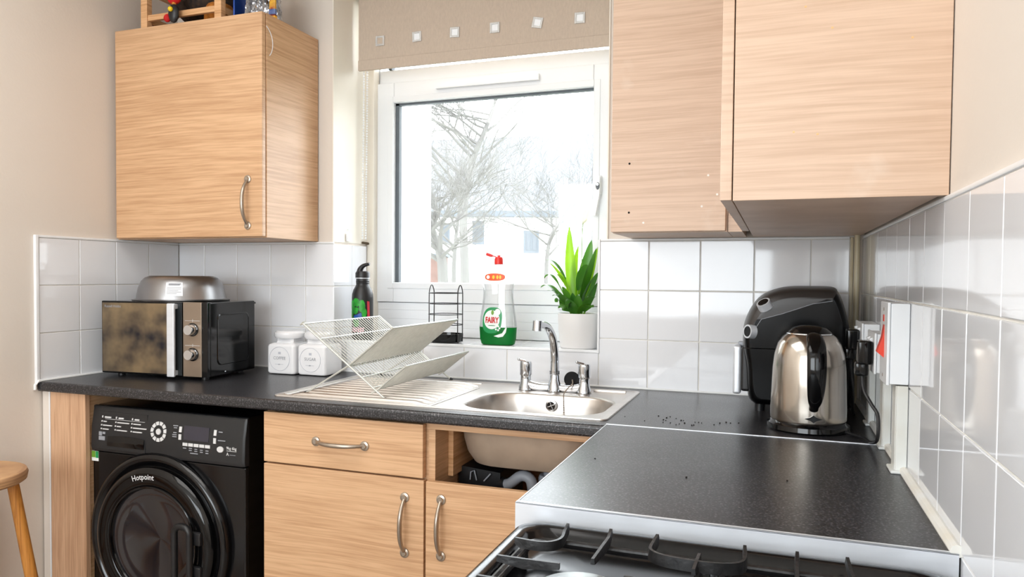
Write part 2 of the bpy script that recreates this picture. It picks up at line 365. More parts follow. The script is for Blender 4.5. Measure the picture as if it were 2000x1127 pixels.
# ------------------------------------------------------------------ room shell
CEIL = 2.42; RY = -4.2
WX0, WX1, WZ0, WZ1 = -1.12, -0.128, 1.013, 2.32    # opening in the back wall
b = MB(); b.box(XL - 0.3, WX0, 0.006, 0.36, 0, CEIL); b.box(WX1, XR + 0.3, 0.006, 0.36, 0, CEIL)
b.box(WX0, WX1, 0.006, 0.36, 0, WZ0); b.box(WX0, WX1, 0.006, 0.36, WZ1, CEIL)
wall_back = struct('wall_back', b, M['wall'])
wall_left = struct('wall_left', MB().box(XL - 0.3, XL - 0.006, RY, 0.006, 0, CEIL), M['wall'])
wall_right = struct('wall_right', MB().box(XR + 0.006, XR + 0.3, RY, 0.006, 0, CEIL), M['wall'])
b = MB(); b.box(XL - 0.3, XR + 0.3, RY - 0.15, RY, 0, 0.95); b.box(XL - 0.3, XR + 0.3, RY - 0.15, RY, 2.15, CEIL)
b.box(XL - 0.3, -1.65, RY - 0.15, RY, 0.95, 2.15); b.box(0.35, XR + 0.3, RY - 0.15, RY, 0.95, 2.15)  # opening added in the unseen wall to let fill daylight in
struct('wall_front', b, M['wall'])
struct('floor', MB().box(XL - 0.3, XR + 0.3, RY - 0.15, 0.36, -0.1, 0), M['floor'])
struct('ceiling', MB().box(XL - 0.3, XR + 0.3, RY - 0.15, 0.36, CEIL, CEIL + 0.1), M['ceil'])
struct('baseboard_left', MB().box(XL - 0.006, XL + 0.008, RY, -0.64, 0, 0.1, 0.003), M['upvc'])

# ------------------------------------------------------------------ tiles (each one a part of its wall)
PT = 0.152; G = 0.0014; TT = 0.006
cache = {}
def tile(parent, orient, u0, u1, v0, v1, base):
    """orient: 'b' faces -Y at y=base, 'l' faces +X, 'r' faces -X, 'u' faces up"""
    w = round(u1 - u0 - 2 * G, 4); h = round(v1 - v0 - 2 * G, 4)
    if w < 0.008 or h < 0.008: return
    if (w, h) not in cache:
        mb = MB(); mb.box(-w / 2, w / 2, -TT, 0, -h / 2, h / 2, 0.0014, 2); bb = mb.b
        for f in bb.faces: f.smooth = f.calc_area() < 1e-4
        me = bpy.data.meshes.new('tile'); bb.to_mesh(me); bb.free(); me.materials.append(M['tile']); cache[(w, h)] = me
    cu, cv = (u0 + u1) / 2, (v0 + v1) / 2
    t1, t2 = random.uniform(-.0035, .0035), random.uniform(-.0035, .0035)
    if orient == 'b': loc, rot = (cu, base + random.uniform(0, .0004), cv), (t1, 0, t2)
    elif orient == 'l': loc, rot = (base, cu, cv), (t1 * 0, t1, math.pi / 2 + t2)
    elif orient == 'r': loc, rot = (base, cu, cv), (0, t1, -math.pi / 2 + t2)
    else: loc, rot = (cu, cv, base), (-math.pi / 2, 0, 0)
    link('tile', cache[(w, h)], parent, loc=loc, rot=rot)
ZR = [0.91 + PT * i for i in range(4)]; TOPZ = ZR[3]
rows = [(ZR[i], ZR[i + 1]) for i in range(3)]
for z0, z1 in rows:                                     # back wall, left of the window
    xs = [XL, -1.689, -1.537, -1.385, -1.233, WX0 + 0.006]
    for a, c in zip(xs, xs[1:]): tile(wall_back, 'b', a, c, z0, z1, 0.006)
    for a, c in ((0.0, 0.127), (0.127, 0.236)): tile(wall_back, 'l', a, c, z0 if z0 > .92 else 1.025, z1, WX0)    # left reveal
    xs = [-0.152, 0, PT, 2 * PT, 3 * PT, 0.556]
    for a, c in zip(xs, xs[1:]): tile(wall_back, 'b', a, c, z0, z1, 0.006)
xs = [-1.114, -1.064, -0.912, -0.76, -0.608, -0.456, -0.304, -0.152]
for a, c in zip(xs, xs[1:]):
    tile(wall_back, 'b', a, c, 0.91, 1.018, 0.006)
    tile(wall_back, 'u', a, c, 0.0, 0.15, 1.016); tile(wall_back, 'u', a, c, 0.15, 0.28, 1.016)
for z0, z1 in rows:                                     # left wall
    for k in range(4): tile(wall_left, 'l', -PT * (k + 1) + 0.0005, -PT * k, z0, z1, XL - 0.006)
ys = [0.0, -0.05] + [-0.05 - PT * k for k in range(1, 16)]
for i, (a, c) in enumerate(zip(ys[1:], ys)):            # right wall, running on beside the cooker
    for z0, z1 in rows: tile(wall_right, 'r', a, c, z0, z1, XR + 0.006)
    if c < -1.2:
        for q in range(3): tile(wall_right, 'r', a, c, 0.91 - PT * (q + 1), 0.91 - PT * q, XR + 0.006)
def gr(parent, *a): part('grout', MB().box(*a), M['grout'], parent)
gr(wall_back, XL, WX0 + 0.005, 0.0025, 0.007, 0.9, TOPZ); gr(wall_back, -0.152, 0.56, 0.0025, 0.007, 0.9, TOPZ)
gr(wall_back, WX0, -0.152, 0.0025, 0.007, 0.9, 1.0165); gr(wall_back, WX0, WX1, 0.002, 0.285, 1.008, 1.0195)
gr(wall_back, WX0 - 0.001, WX0 + 0.0035, 0.004, 0.236, 1.016, TOPZ)
gr(wall_left, XL - 0.007, XL - 0.0025, -0.6085, 0.003, 0.9, TOPZ)
gr(wall_right, XR + 0.0025, XR + 0.007, -2.33, 0.003, 0.45, TOPZ)
# trims round the tiles
struct('trim_1', MB().box(XL - 0.008, XL + 0.004, -0.621, -0.6095, 0.905, TOPZ + 0.008, 0.002), M['whitepl'])
struct('trim_2', MB().box(XL - 0.006, XL + 0.002, -0.6095, -0.002, TOPZ, TOPZ + 0.008, 0.002), M['whitepl'])
struct('trim_3', MB().box(XL, WX0 + 0.004, -0.002, 0.008, TOPZ, TOPZ + 0.007, 0.002), M['whitepl'])
b = MB(); b.box(-0.157, -0.150, -0.004, 0.28, 1.014, TOPZ + 0.006, 0.002); struct('trim_4', b, M['whitepl'])
struct('trim_5', MB().box(-0.150, 0.555, -0.002, 0.008, TOPZ, TOPZ + 0.007, 0.002), M['whitepl'])
struct('trim_6', MB().box(XR - 0.001, XR + 0.008, -2.35, -0.03, TOPZ, TOPZ + 0.007, 0.002), M['whitepl'])
b = MB(); b.box(-0.150, WX1 + 0.002, 0.008, 0.28, 1.016, TOPZ - 0.002); struct('trim_7', b, M['reveal'])          # packing of the right reveal
b = MB(); b.box(WX0 - 0.0005, WX0 + 0.003, 0.0, 0.283, TOPZ + 0.007, WZ1); b.box(WX1 - 0.003, WX1 + 0.0005, 0.0, 0.283, TOPZ + 0.003, WZ1)
struct('trim_8', b, M['reveal'])
struct('trim_9', MB().box(WX0 + 0.002, WX0 + 0.032, 0.240, 0.283, 1.02, WZ1, 0.003), M['reveal'])
b = MB(); b.tube([(-1.112, 0.2, TOPZ + 0.012), (-1.111, 0.24, TOPZ + 0.010)], 0.005, 6); part('mould_patch', b, M['mould'], wall_back)
# sill front nosing trim
struct('trim_10', MB().box(-1.115, -0.150, -0.003, 0.006, 1.015, 1.0245, 0.002), M['whitepl'])

# ------------------------------------------------------------------ window
YW = 0.283
win = MB()
def ring(mb, x0, x1, z0, z1, w, y0, y1, bev=0.004):
    mb.box(x0, x0 + w, y0, y1, z0, z1, bev); mb.box(x1 - w, x1, y0, y1, z0, z1, bev)
    mb.box(x0 + w, x1 - w, y0, y1, z0, z0 + w, bev); mb.box(x0 + w, x1 - w, y0, y1, z1 - w, z1, bev)
ring(win, -1.118, -0.13, 1.02, 2.32, 0.03, YW + 0.008, YW + 0.07)
win.box(-1.09, -0.16, YW + 0.006, YW + 0.068, 1.994, 2.046, 0.003)
window = struct('window_1', win, M['upvc'])
sash = MB()
def sashr(mb, x0, x1, z0, z1, gx0, gx1, gz0, gz1, y0):
    for (wa, ya, yb, bv) in ((0, y0, y0 + 0.05, 0.003),):
        mb.box(x0, gx0, ya, yb, z0, z1, bv); mb.box(gx1, x1, ya, yb, z0, z1, bv)
        mb.box(gx0, gx1, ya, yb, z0, gz0, bv); mb.box(gx0, gx1, ya, yb, gz1, z1, bv)
sashr(sash, -1.107, -0.160, 1.152, 1.993, -1.018, -0.240, 1.228, 1.915, YW - 0.012)
part('sash', sash, M['upvc'], window)
b = MB(); y0 = YW - 0.016
ring(b, -1.042, -0.216, 1.204, 1.939, 0.022, y0, y0 + 0.01, 0.002)
part('glazing_bead', b, M['upvc'], window)
b = MB(); x0, x1, z0, z1 = -1.0185, -0.2395, 1.2275, 1.9155
b.box(x0, x0 + 0.016, YW + 0.004, YW + 0.026, z0, z1); b.box(x0, x1, YW + 0.004, YW + 0.026, z1 - 0.008, z1); b.box(x1 - 0.004, x1, YW + 0.004, YW + 0.026, z0, z1)
part('gasket', b, M['gasket'], window)
part('pane', MB().box(x0, x1, YW + 0.020, YW + 0.024, z0, z1), M['glass'], window)
b = MB(); b.box(-1.048, -1.034, YW, YW + 0.03, 2.046, 2.30); part('gasket', b, M['gasket'], window)
part('pane', MB().box(-1.04, -0.16, YW + 0.020, YW + 0.024, 2.046, 2.295), M['glass'], window)
b = MB(); z = 1.024
for h in (0.034, 0.030, 0.034, 0.028): b.box(-1.115, -0.152, YW - 0.004, YW + 0.02, z, z + h - 0.0003, 0.0003); z += h
b.box(-1.117, -0.131, YW + .022, YW + .06, 1.0, 1.2); part('sill_board', b, M['upvc'], window, label='white grooved plastic panel under the sash')
b = MB(); b.prism([(-0.842, 1.9565), (-0.835, 1.952), (-0.435, 1.952), (-0.435, 1.974), (-0.442, 1.974)], 'xz', YW - 0.03, YW - 0.012)
part('trickle_vent', b, M['whitepl'], window, ang=20)
hd = MB(); hd.box(-0.226, -0.206, YW - 0.022, YW - 0.012, 1.54, 1.606, 0.004); hd.prism([(-0.224, 1.60), (-0.208, 1.60), (-0.208, 1.54), (-0.222, 1.465), (-0.234, 1.468)], 'xz', YW - 0.045, YW - 0.028)
h = part('window_handle', hd, M['whitepl'], window)
part('lock', MB().lathe([(0, .004), (.0075, .004), (.0085, 0)], (-0.2145, YW - 0.045, 1.567), 16, 'y', sx=.8, sy=1.5), M['blackgloss'], h)
part('key_barrel', MB().lathe([(0, .0055), (.004, .0055), (.005, 0.003)], (-0.2145, YW - 0.045, 1.572), 12, 'y'), M['chrome'], h)
part('lower_pull', MB().box(-0.36, -0.285, YW - 0.018, YW - 0.004, 1.138, 1.149, 0.003), M['whitepl'], window)

# blind
bl = thing('roller_blind', 'taupe fabric roller blind with square eyelets above the window', 'blind', (-0.63, 0.15, 2.015))
part('fabric', MB().box(-1.102, -0.135, 0.149, 0.1515, 2.05, 2.318), M['blind'], bl)
part('roller', MB().cyl((-1.10, 0.18, 2.285), (-0.137, 0.18, 2.285), 0.022), M['blind'], bl)
b = MB(); b.box(-1.103, -0.134, 0.144, 0.157, 2.012, 2.052, 0.004); part('bottom_bar', b, M['blind'], bl)
for i, (x, z) in enumerate([(-1.011, 2.121), (-0.861, 2.119), (-0.713, 2.116), (-0.562, 2.113), (-0.408, 2.110), (-0.261, 2.107)]):
    z = 2.115
    R4 = Matrix.Translation((x, 0.148, z)) @ Matrix.Rotation([0.02, -0.05, 0.03, 0.0, 0.2, 0.03][i], 4, 'Y')
    b = MB()
    for q in ((-.018, -.011, -.018, .018), (.011, .018, -.018, .018), (-.011, .011, -.018, -.011), (-.011, .011, .011, .018)):
        b.box(q[0], q[1], -0.004, 0.0, q[2], q[3], 0.001, 1, R4)
    e = part('eyelet', b, M['eyelet'], bl)
    part('eyelet_window', MB().box(-.0112, .0112, -0.0016, 0.0, -.0112, .0112, 0, 1, R4), M['blind'] if i == 0 else M['eyehole'], e)
ch = MB()
for k in range(2):
    yy, xx = (0.178, -1.098) if k == 0 else (0.196, -1.094)
    zt, zb = 2.30, 1.385
    n = 95 if k == 0 else 95
    for i in range(n): ch.sphere((xx, yy + 0.004 * math.sin(i * .05), zt - (zt - zb) * i / n), 0.0036, 6)
    ch.tube([(xx, yy, zt), (xx, yy, zb)], 0.0008, 4)
part('bead_chain', ch, M['whitepl'], bl, kind='stuff', label='white bead chain hanging down the reveal')
b = MB(); b.box(-1.117, -1.108, 0.085, 0.112, TOPZ + 0.012, TOPZ + 0.04, 0.002); b.sphere((-1.113, 0.096, TOPZ + 0.056), 0.0025, 6)
part('chain_clip', b, M['whitepl'], bl)

# ------------------------------------------------------------------ handle builder
def pull(parent, c, L, vert, out='y', s=1, name='handle'):
    """bow handle centred at c on a face whose outward direction is -Y"""
    c = Vector(c); pts = []; rr = []
    for i in range(15):
        t = i / 14 * 2 - 1; d = 0.030 * (1 - abs(t) ** 2.6); a = t * L / 2
        p = Vector((0, -d, a)) if vert else Vector((a, -d, 0)); pts.append(c + p); rr.append(0.0042 + 0.0022 * (1 - t * t))
    mb = MB(); mb.tube(pts, rr, 10)
    h = part(name, mb, M['nickel'], parent, label='satin nickel bow handle')
    for sgn in (-1, 1):
        p = c + (Vector((0, 0, sgn * L / 2)) if vert else Vector((sgn * L / 2, 0, 0)))
        part('rosette', MB().lathe([(0, .008), (.006, .008), (.0075, .0045), (.0125, .003), (.0135, 0)], p, 20, 'y'), M['nickel'], h)
    return h

# ------------------------------------------------------------------ upper cabinets
Z0, Z1 = 1.374, 2.094
t = thing('wall_cabinet', 'oak wall cabinet left of the window with bow handle, over the microwave', 'cabinet', (-1.49, -0.15, Z0))
b = MB(); b.box(XL + 0.002, -1.797, -0.296, -0.001, Z0, Z1, .001); b.box(-1.198, -1.180, -0.296, -0.001, Z0, Z1, .001); b.box(-1.797, -1.198, -0.296, -0.001, Z0, Z0 + .018); b.box(-1.797, -1.198, -0.296, -0.001, Z1 - .018, Z1); b.box(-1.797, -1.198, -.012, -.001, Z0 + .018, Z1 - .018)
part('carcass', b, M['oak'], t)
d = part('door', MB().box(-1.797, -1.182, -0.318, -0.299, Z0 + 0.003, Z1, 0.0025), M['oak'], t)
pull(d, (-1.238, -0.318, 1.487), 0.15, True)
b = MB(); b.tube(bez([(-1.1785, -0.300, 2.052), (-1.1785, -0.255, 2.03), (-1.1785, -0.262, 1.98), (-1.1785, -0.283, 1.962)], 10), 0.0013, 5); part('cable_offcut', b, M['whitepl'], t, label='white curl of wire stuck to the cabinet side')

t = thing('wall_cabinet', 'narrow oak wall cabinet right of the window with two screw holes and no handle', 'cabinet', (0.1, -0.15, Z0))
b = MB(); b.box(-0.056, 0.244, -0.280, -0.001, Z0, Z1, .001); part('carcass', b, M['oaklit'], t)
d = part('door', MB().box(-0.058, 0.240, -0.300, -0.282, Z0 + 0.002, Z1, 0.0025), M['oaklit'], t)
for z in (1.559, 1.428): part('screw_hole', MB().lathe([(0, .0004), (.0028, .0004), (.003, 0)], (-0.009, -0.3, z), 10, 'y'), M['hole'], d)
for x, z in ((0.218, 1.47), (0.195, 1.52), (0.18, 1.44), (0.03, 1.40)): part('paint_fleck', MB().lathe([(0, .0004), (.0028, .0004), (.003, 0)], (x, -0.3, z), 8, 'y'), M['whitemark'], d)
part('corner_post', MB().box(0.245, 0.281, -0.282, -0.001, Z0, Z1, .001), M['oaklit'], t)

t = thing('wall_cabinet', 'oak wall cabinet on the right wall, its wide end panel towards the viewer', 'cabinet', (0.44, -0.7, Z0))
part('carcass', MB().box(0.299, XR - 0.004, -1.098, -0.003, Z0 + .001, Z1, .001), M['oaklit'], t)
part('end_panel', MB().box(0.299, XR + 0.0045, -1.118, -1.0985, Z0, Z1, .0012), M['oaklit'], t)
for a, c in ((-1.118, -0.912), (-0.909, -0.60), (-0.597, -0.29)):
    part('door', MB().box(0.280, 0.2975, a, c, Z0 + 0.001, Z1, .0015), M['oaklit'], t)
for x, z in ((0.398, 1.66), (0.435, 1.625), (0.455, 1.70), (0.385, 1.475), (0.418, 1.47), (0.54, 1.6)): part('grease_spot', MB().lathe([(0, .0003), (.0014, .0003), (.0018, 0)], (x, -1.118, z), 8, 'y'), M['amber'], t)

# ------------------------------------------------------------------ things on top of the left cabinet
cr = thing('wooden_crate', 'open slatted pine crate on top of the left wall cabinet', 'crate', (-1.49, -0.16, Z1))
for x in (-1.689, -1.375):
    for y in (-0.284, -0.03):
        part('post', MB().box(x - .014, x + .014, y - .012, y + .012, Z1, Z1 + 0.30, .002), M['oakraw'], cr)
for z in (0.040, 0.14, 0.235):
    for y in (-0.286, -0.03):
        part('slat', MB().box(-1.675, -1.390, y - .007, y + .007, Z1 + z - .010, Z1 + z + .010, .002), M['oakraw'], cr)
    for x in (-1.689, -1.375):
        part('slat', MB().box(x - .007, x + .007, -0.271, -0.043, Z1 + z - .012, Z1 + z + .012, .002), M['oakraw'], cr)
def blob(name, c, r, m_, sc=(1, 1, 1), seed=0, amp=.15, n=20):
    mb = MB(); mb.sphere((0, 0, 0), r, n, sc)
    rnd = random.Random(seed); ph = [rnd.uniform(0, 6) for _ in range(6)]
    for v in mb.b.verts:
        k = 1 + amp * (math.sin(v.co.x * 60 + ph[0]) * math.sin(v.co.z * 70 + ph[1]) + .6 * math.sin(v.co.y * 90 + ph[2]))
        v.co = v.co * k + Vector(c)
    return mb
o = part('cloth_bundle', blob('x', (-1.53, -0.16, Z1 + .115), .095, M['basket'], (1.35, .95, .85), 3, .1), M['basket']); setbase(o); tagone(o, 'dark patterned cloth bundle piled in the crate', 'cloth')
o = part('orange_cloth', blob('x', (-1.45, -0.20, Z1 + .055), .055, M['orangef'], (1.1, .7, .9), 5, .14), M['orangef']); setbase(o); tagone(o, 'orange striped cloth showing between the crate slats', 'cloth')
or2 = thing('hanging_charm', 'red pompom charm with yellow bead hanging over the crate front', 'charm', (-1.54, -0.31, Z1))
part('pompom', blob('x', (-1.54, -0.312, Z1 + .090), .024, M['redf'], (1.15, .8, 1), 2, .06), M['redf'], or2)
part('strap', MB().tube([(-1.54, -.312, Z1 + .1), (-1.538, -.318, Z1 + .03)], .007, 8), M['orangef'], or2)
b = blob('x', (-1.538, -0.318, Z1 + .03), .02, M['blackpl'], (1, .7, 1.5), 8, .1, 12); part('tassel', b, M['blackpl'], or2)
part('bead', MB().sphere((-1.537, -.334, Z1 + .042), .0085, 12), M['yellow'], or2)
part('small_pompom', blob('x', (-1.568, -0.314, Z1 + .022), .013, M['redf'], (1, .8, 1), 9, .1, 12), M['redf'], or2)
fb = MB(); rnd = random.Random(4); rings = []
for i in range(26):
    h_ = i / 25; z = Z1 + .002 + h_ * .15; ringp = []
    for j in range(120):
        t_ = 2 * math.pi * j / 120; k = 1.0 - .30 * h_ + .10 * math.sin(9 * t_ + 2.5 * h_) + .07 * abs(math.sin(15 * t_ + 5 * h_)) + .05 * math.sin(31 * t_ + 9 * h_ + 2 * math.sin(5 * t_)) + rnd.uniform(-.03, .03)
        ringp.append((-1.262 + .052 * k * math.cos(t_), -.205 + .060 * k * math.sin(t_), z + rnd.uniform(-.0015, .0015) * (i > 0)))
    rings.append(ringp)
fb.loft(rings)
o = part('foil_parcel', fb, M['foil'], ang=16); setbase(o); tagone(o, 'crumpled silver foil parcel on the left cabinet beside the crate', 'parcel')
o = part('blue_packet', MB().box(-1.345, -1.337, -.258, -.15, Z1, Z1 + .15, .004), M['bluefoil']); setbase(o); tagone(o, 'blue packet wedged between crate and foil parcel', 'packet')
pk = thing('snack_sachet', 'small colourful upright sachet at the right end of the left cabinet top', 'sachet', (-1.194, -0.245, Z1))
part('front', MB().box(-1.206, -1.182, -.250, -.240, Z1 + .027, Z1 + .15, .004), M['packy'], pk)
part('lettered_band', MB().box(-1.2065, -1.1815, -.251, -.239, Z1 + .012, Z1 + .030, .002), M['packb'], pk)
part('dark_band', MB().box(-1.2065, -1.1815, -.251, -.239, Z1 + .007, Z1 + .012, .001), M['packm'], pk)
part('foot', MB().box(-1.207, -1.181, -.2515, -.2385, Z1, Z1 + .007, .001), M['packo'], pk)

# ------------------------------------------------------------------ base units
def uslab(mb, x0, x1, y0, y1, z0, z1, nose):
    """worktop slab with a rounded nosing along -Y"""
    pr = [(y1, z1), (y0 + nose, z1)] + [(y0 + nose - nose * math.sin(a), z1 - nose + nose * math.cos(a)) for a in [math.radians(q) for q in (15, 35, 55, 75, 90)]]
    pr += [(y0, z0 + nose * .5), (y0 + nose * .35, z0), (y1, z0)]
    mb.loft([[(x0, p[0], p[1]) for p in pr], [(x1, p[0], p[1]) for p in pr]])
SKX0, SKX1, SKY0, SKY1 = -0.967, -0.008, -0.560, -0.068
b = MB(); HX0, HX1, HY0, HY1 = -0.45, -0.02, -0.545, -0.20
uslab(b, XL - .001, HX0, -0.615, -0.001, 0.880, 0.910, 0.010)
b2 = MB(); uslab(b, HX0, HX1, -0.615, HY0, 0.880, 0.910, 0.010)
b.box(HX0, HX1, HY1, -0.001, .880, .910); b.box(HX1, XR - .001, -0.5985, -0.001, 0.880, 0.910); 
uslab(b, HX1, -0.0005, -0.615, -0.5985, 0.880, 0.910, 0.010)
wt = part('worktop', b, M['top'], ang=25); setbase(wt); tagone(wt, 'long black speckled worktop running under the window around the sink', 'worktop')
w2 = thing('worktop', 'right-hand black speckled worktop piece between corner and cooker with metal edge', 'worktop', (0.29, -0.93, 0.88))
part('slab', MB().box(0.001, XR - .001, -1.2685, -0.6015, 0.880, 0.9105, .0012), M['top'], w2)
b = MB(); b.box(0.0, XR - .002, -1.2715, -1.2685, 0.868, 0.9125, .0006); b.box(0.0, XR - .002, -1.2715, -1.262, 0.9105, 0.9125, .0006)
part('end_strip', b, M['alu'], w2, label='brushed aluminium edge strip')
part('joint_strip', MB().box(-0.001, XR - .003, -0.6025, -0.5985, 0.9095, 0.912, .0006), M['alu'], w2)
b = MB(); b.box(-.001, .0015, -1.2685, -.6015, .882, .911, .0005); part('side_edging', b, M['alu'], w2)
struct('trim_11', MB().tube([(XR - .004, -0.012, .915), (XR - .004, -1.27, .915)], .0085, 8), M['seal'])
struct('trim_12', MB().tube([(XL + .004, -0.004, .912), (XL + .004, -0.617, .912), (XL - .001, -0.624, .90), (XL - .001, -0.624, .885)], .0045, 8), M['sealw'])
struct('trim_13', MB().tube([(XL, -0.002, .912), (XR - .03, -0.002, .912)], .0035, 8), M['sealw'])
struct('trim_14', MB().box(XL - .001, -1.784, -0.598, -0.58, 0, 0.88, .001), M['wall'])
struct('trim_16', MB().box(-1.784, -1.7788, -0.601, -0.58, 0, 0.88, .0008), M['whitepl'])

fp = thing('filler_panel', 'upright-grained oak filler panel between left wall and washing machine', 'panel', (-1.70, -0.59, 0))
part('front_panel', MB().box(-1.778, -1.6305, -0.600, -0.583, 0.0, 0.879, .001), M['oakv'], fp)
part('side_panel', MB().box(-1.652, -1.636, -0.583, -0.02, 0.0, 0.879, .001), M['oak'], fp)

bc = thing('base_cabinet', 'oak base cabinet with one drawer above a door, right of the washing machine', 'cabinet', (-0.717, -0.3, 0))
b = MB(); b.box(-0.967, -0.950, -.578, -.02, .1, .879); b.box(-0.484, -0.467, -.578, -.02, .1, .879); b.box(-.95, -.484, -.578, -.02, .1, .116); b.box(-.95, -.484, -.03, -.02, .116, .879); b.box(-.95, -.484, -.578, -.56, .718, .732)
part('carcass', b, M['oak'], bc)
part('plinth', MB().box(-.967, -.467, -.54, -.52, 0, .1), M['oak'], bc)
d = part('drawer', MB().box(-.965, -.474, -.600, -.580, .733, .873, .0025), M['oak'], bc); pull(d, (-.719, -.6, .803), .15, False)
d = part('door', MB().box(-.965, -.471, -.600, -.580, .105, .7285, .0025), M['oak'], bc); pull(d, (-.525, -.6, .607), .145, True)

sc_ = thing('base_cabinet', 'oak sink cabinet whose top drawer front is missing, pipes showing inside', 'cabinet', (-0.22, -0.3, 0))
b = MB(); b.box(-0.466, -0.447, -.582, -.02, .1, .8588, .0008); b.box(.0, .017, -.578, -.02, .1, .868)
b.box(-.447, 0, -.578, -.02, .1, .116); b.box(-.447, 0, -.03, -.02, .116, .86)
part('carcass', b, M['oak'], sc_)
part('top_rail', MB().box(-.466, .017, -.582, -.562, .859, .8795, .0008), M['oak'], sc_)
part('plinth', MB().box(-.466, .017, -.54, -.52, 0, .1), M['oak'], sc_)
part('runner_block', MB().box(-.4468, -.432, -.50, -.32, .72, .858, .001), M['oakraw'], sc_)
d = part('door', MB().box(-.465, .016, -.602, -.583, .105, .7285, .0025), M['oak'], sc_); pull(d, (-.421, -.602, .613), .145, True)

sd = thing('base_cabinet', 'oak base cabinet under the right-hand worktop piece beside the cooker', 'cabinet', (0.3, -0.93, 0))
part('carcass', MB().box(.036, XR - .002, -1.262, -.606, .1, .879, .001), M['oak'], sd)
part('door', MB().box(.018, .035, -1.262, -.62, .105, .875, .002), M['oak'], sd)
part('plinth', MB().box(.08, .10, -1.262, -.606, 0, .1), M['oak'], sd)

# under-sink plumbing
pl = thing('waste_pipe', 'grey plastic waste pipe with elbow inside the sink cabinet', 'pipe', (-0.23, -0.4, 0.7))
part('pipe', MB().tube(smooth_path([(-.345, -.42, .690), (-.30, -.43, .695), (-.262, -.435, .722), (-.235, -.435, .712), (-.225, -.435, .66), (-.20, -.43, .60)], 5), .0145, 14), M['greypipe'], pl)
part('collar', MB().tube([(-.325, -.425, .690), (-.308, -.429, .694)], .0195, 14), M['blackpl'], pl)
part('trap', MB().lathe([(0, .66), (.03, .66), (.034, .67), (.034, .715), (.030, .724), (0.012, .724), (.012, .745)], (-.19, -.40, 0), 20), M['greypipe'], pl)
part('tail_pipe', MB().tube([(-.19, -.40, .718), (-.19, -.40, .748)], .02, 14), M['greypipe'], pl)
part('outlet', MB().tube([(-.345, -.42, .690), (-.43, -.40, .68)], .013, 12), M['greypipe'], pl)
bx = thing('junction_box', 'black box with thin cables inside the sink cabinet', 'box', (-0.405, -0.32, .6))
b = MB(); b.prism([(-.44, .60), (-.32, .60), (-.32, .725), (-.44, .735)], 'xz', -.44, -.24); part('case', b, M['blackpl'], bx)
part('cable', MB().tube([(-.405, -.445, .700), (-.402, -.447, .722), (-.392, -.447, .727), (-.386, -.445, .700)], .002, 6), M['greypipe'], bx)
part('cable', MB().tube([(-.365, -.445, .700), (-.345, -.447, .722)], .002, 6), M['greypipe'], bx)

# ------------------------------------------------------------------ sink
sk = thing('kitchen_sink', 'stainless steel inset sink with grooved drainer on the left', 'sink', (-0.49, -0.31, 0.91))
K = 9
def rr3(x0, x1, y0, y1, r, z): return [(p[0], p[1], z) for p in rrect(x0, x1, y0, y1, r, K)]
BX0, BX1, BY0, BY1 = -.424, -.040, -.528, -.222
b = MB()
outer = rr3(SKX0, SKX1, SKY0, SKY1, .018, .9105); o2 = rr3(SKX0 + .001, SKX1 - .001, SKY0 + .001, SKY1 - .001, .018, .9135)
o3 = rr3(SKX0 + .010, SKX1 - .010, SKY0 + .010, SKY1 - .010, .014, .9135); o4 = rr3(SKX0 + .014, SKX1 - .014, SKY0 + .014, SKY1 - .014, .012, .9117)
i1 = rr3(BX0 - .008, BX1 + .008, BY0 - .008, BY1 + .008, .108, .9117)
rings = [outer, o2, o3, o4, i1]
prof = [(0, .9105), (.004, .904), (.008, .880), (.014, .82), (.022, .785), (.038, .762), (.060, .754)]
for ins, z in prof: rings.append(rr3(BX0 + ins, BX1 - ins, BY0 + ins, BY1 - ins, max(.10 - ins * .4, .02), z))
rings.append([(-.23 + .025 * math.cos(math.atan2(p[1] + .375, p[0] + .23)), -.375 + .025 * math.sin(math.atan2(p[1] + .375, p[0] + .23)), .752) for p in rings[-1]])
b.loft(rings, cap=False)
part('basin', b, M['steelsink'], sk, ang=50)
b = MB(); rings = []
for ins, z in [(-.003, .8795), (.004, .82), (.012, .785), (.028, .757), (.055, .749)]: rings.append(rr3(BX0 + ins - .002, BX1 - ins + .002, BY0 + ins - .002, BY1 - ins + .002, max(.10 - ins * .4, .02), z))
b.loft(rings, cap=False); part('basin_underside', b, M['steelund'], sk)
part('drain', MB().lathe([(.034, .754), (.030, .7555), (.026, .7535), (.010, .7525), (0, .7525)], (-.23, -.375, 0), 24), M['chrome'], sk)
for i in range(10):
    y = -.522 + i * .0405; x0, x1 = -.925 + .0, -.497 + (.0 if i < 9 else -.0)
    rp = []
    for t_ in range(13):
        u = t_ / 12; x = x0 + (x1 - x0) * u; e_ = min(1, min(u, 1 - u) * 16); rp.append((x, y, .9117 - .006 + .0075 * e_ ** .5))
    part('ridge', MB().tube(rp, .0075, 8), M['steelsink'], sk)
b = MB(); b.tube([(-.946, -.53, .9120), (-.946, -.115, .9120), (-.50, -.115, .912)], .0035, 8); b.tube([(-.955, -.545, .9118), (-.478, -.545, .9118), (-.478, -.2, .9118)], .003, 8)
part('drainer_border', b, M['steelsink'], sk)
b = MB(); b.tube([(-.14, -.112, .9125), (-.045, -.112, .9125)], .007, 8); part('ledge_rib', b, M['steelsink'], sk)
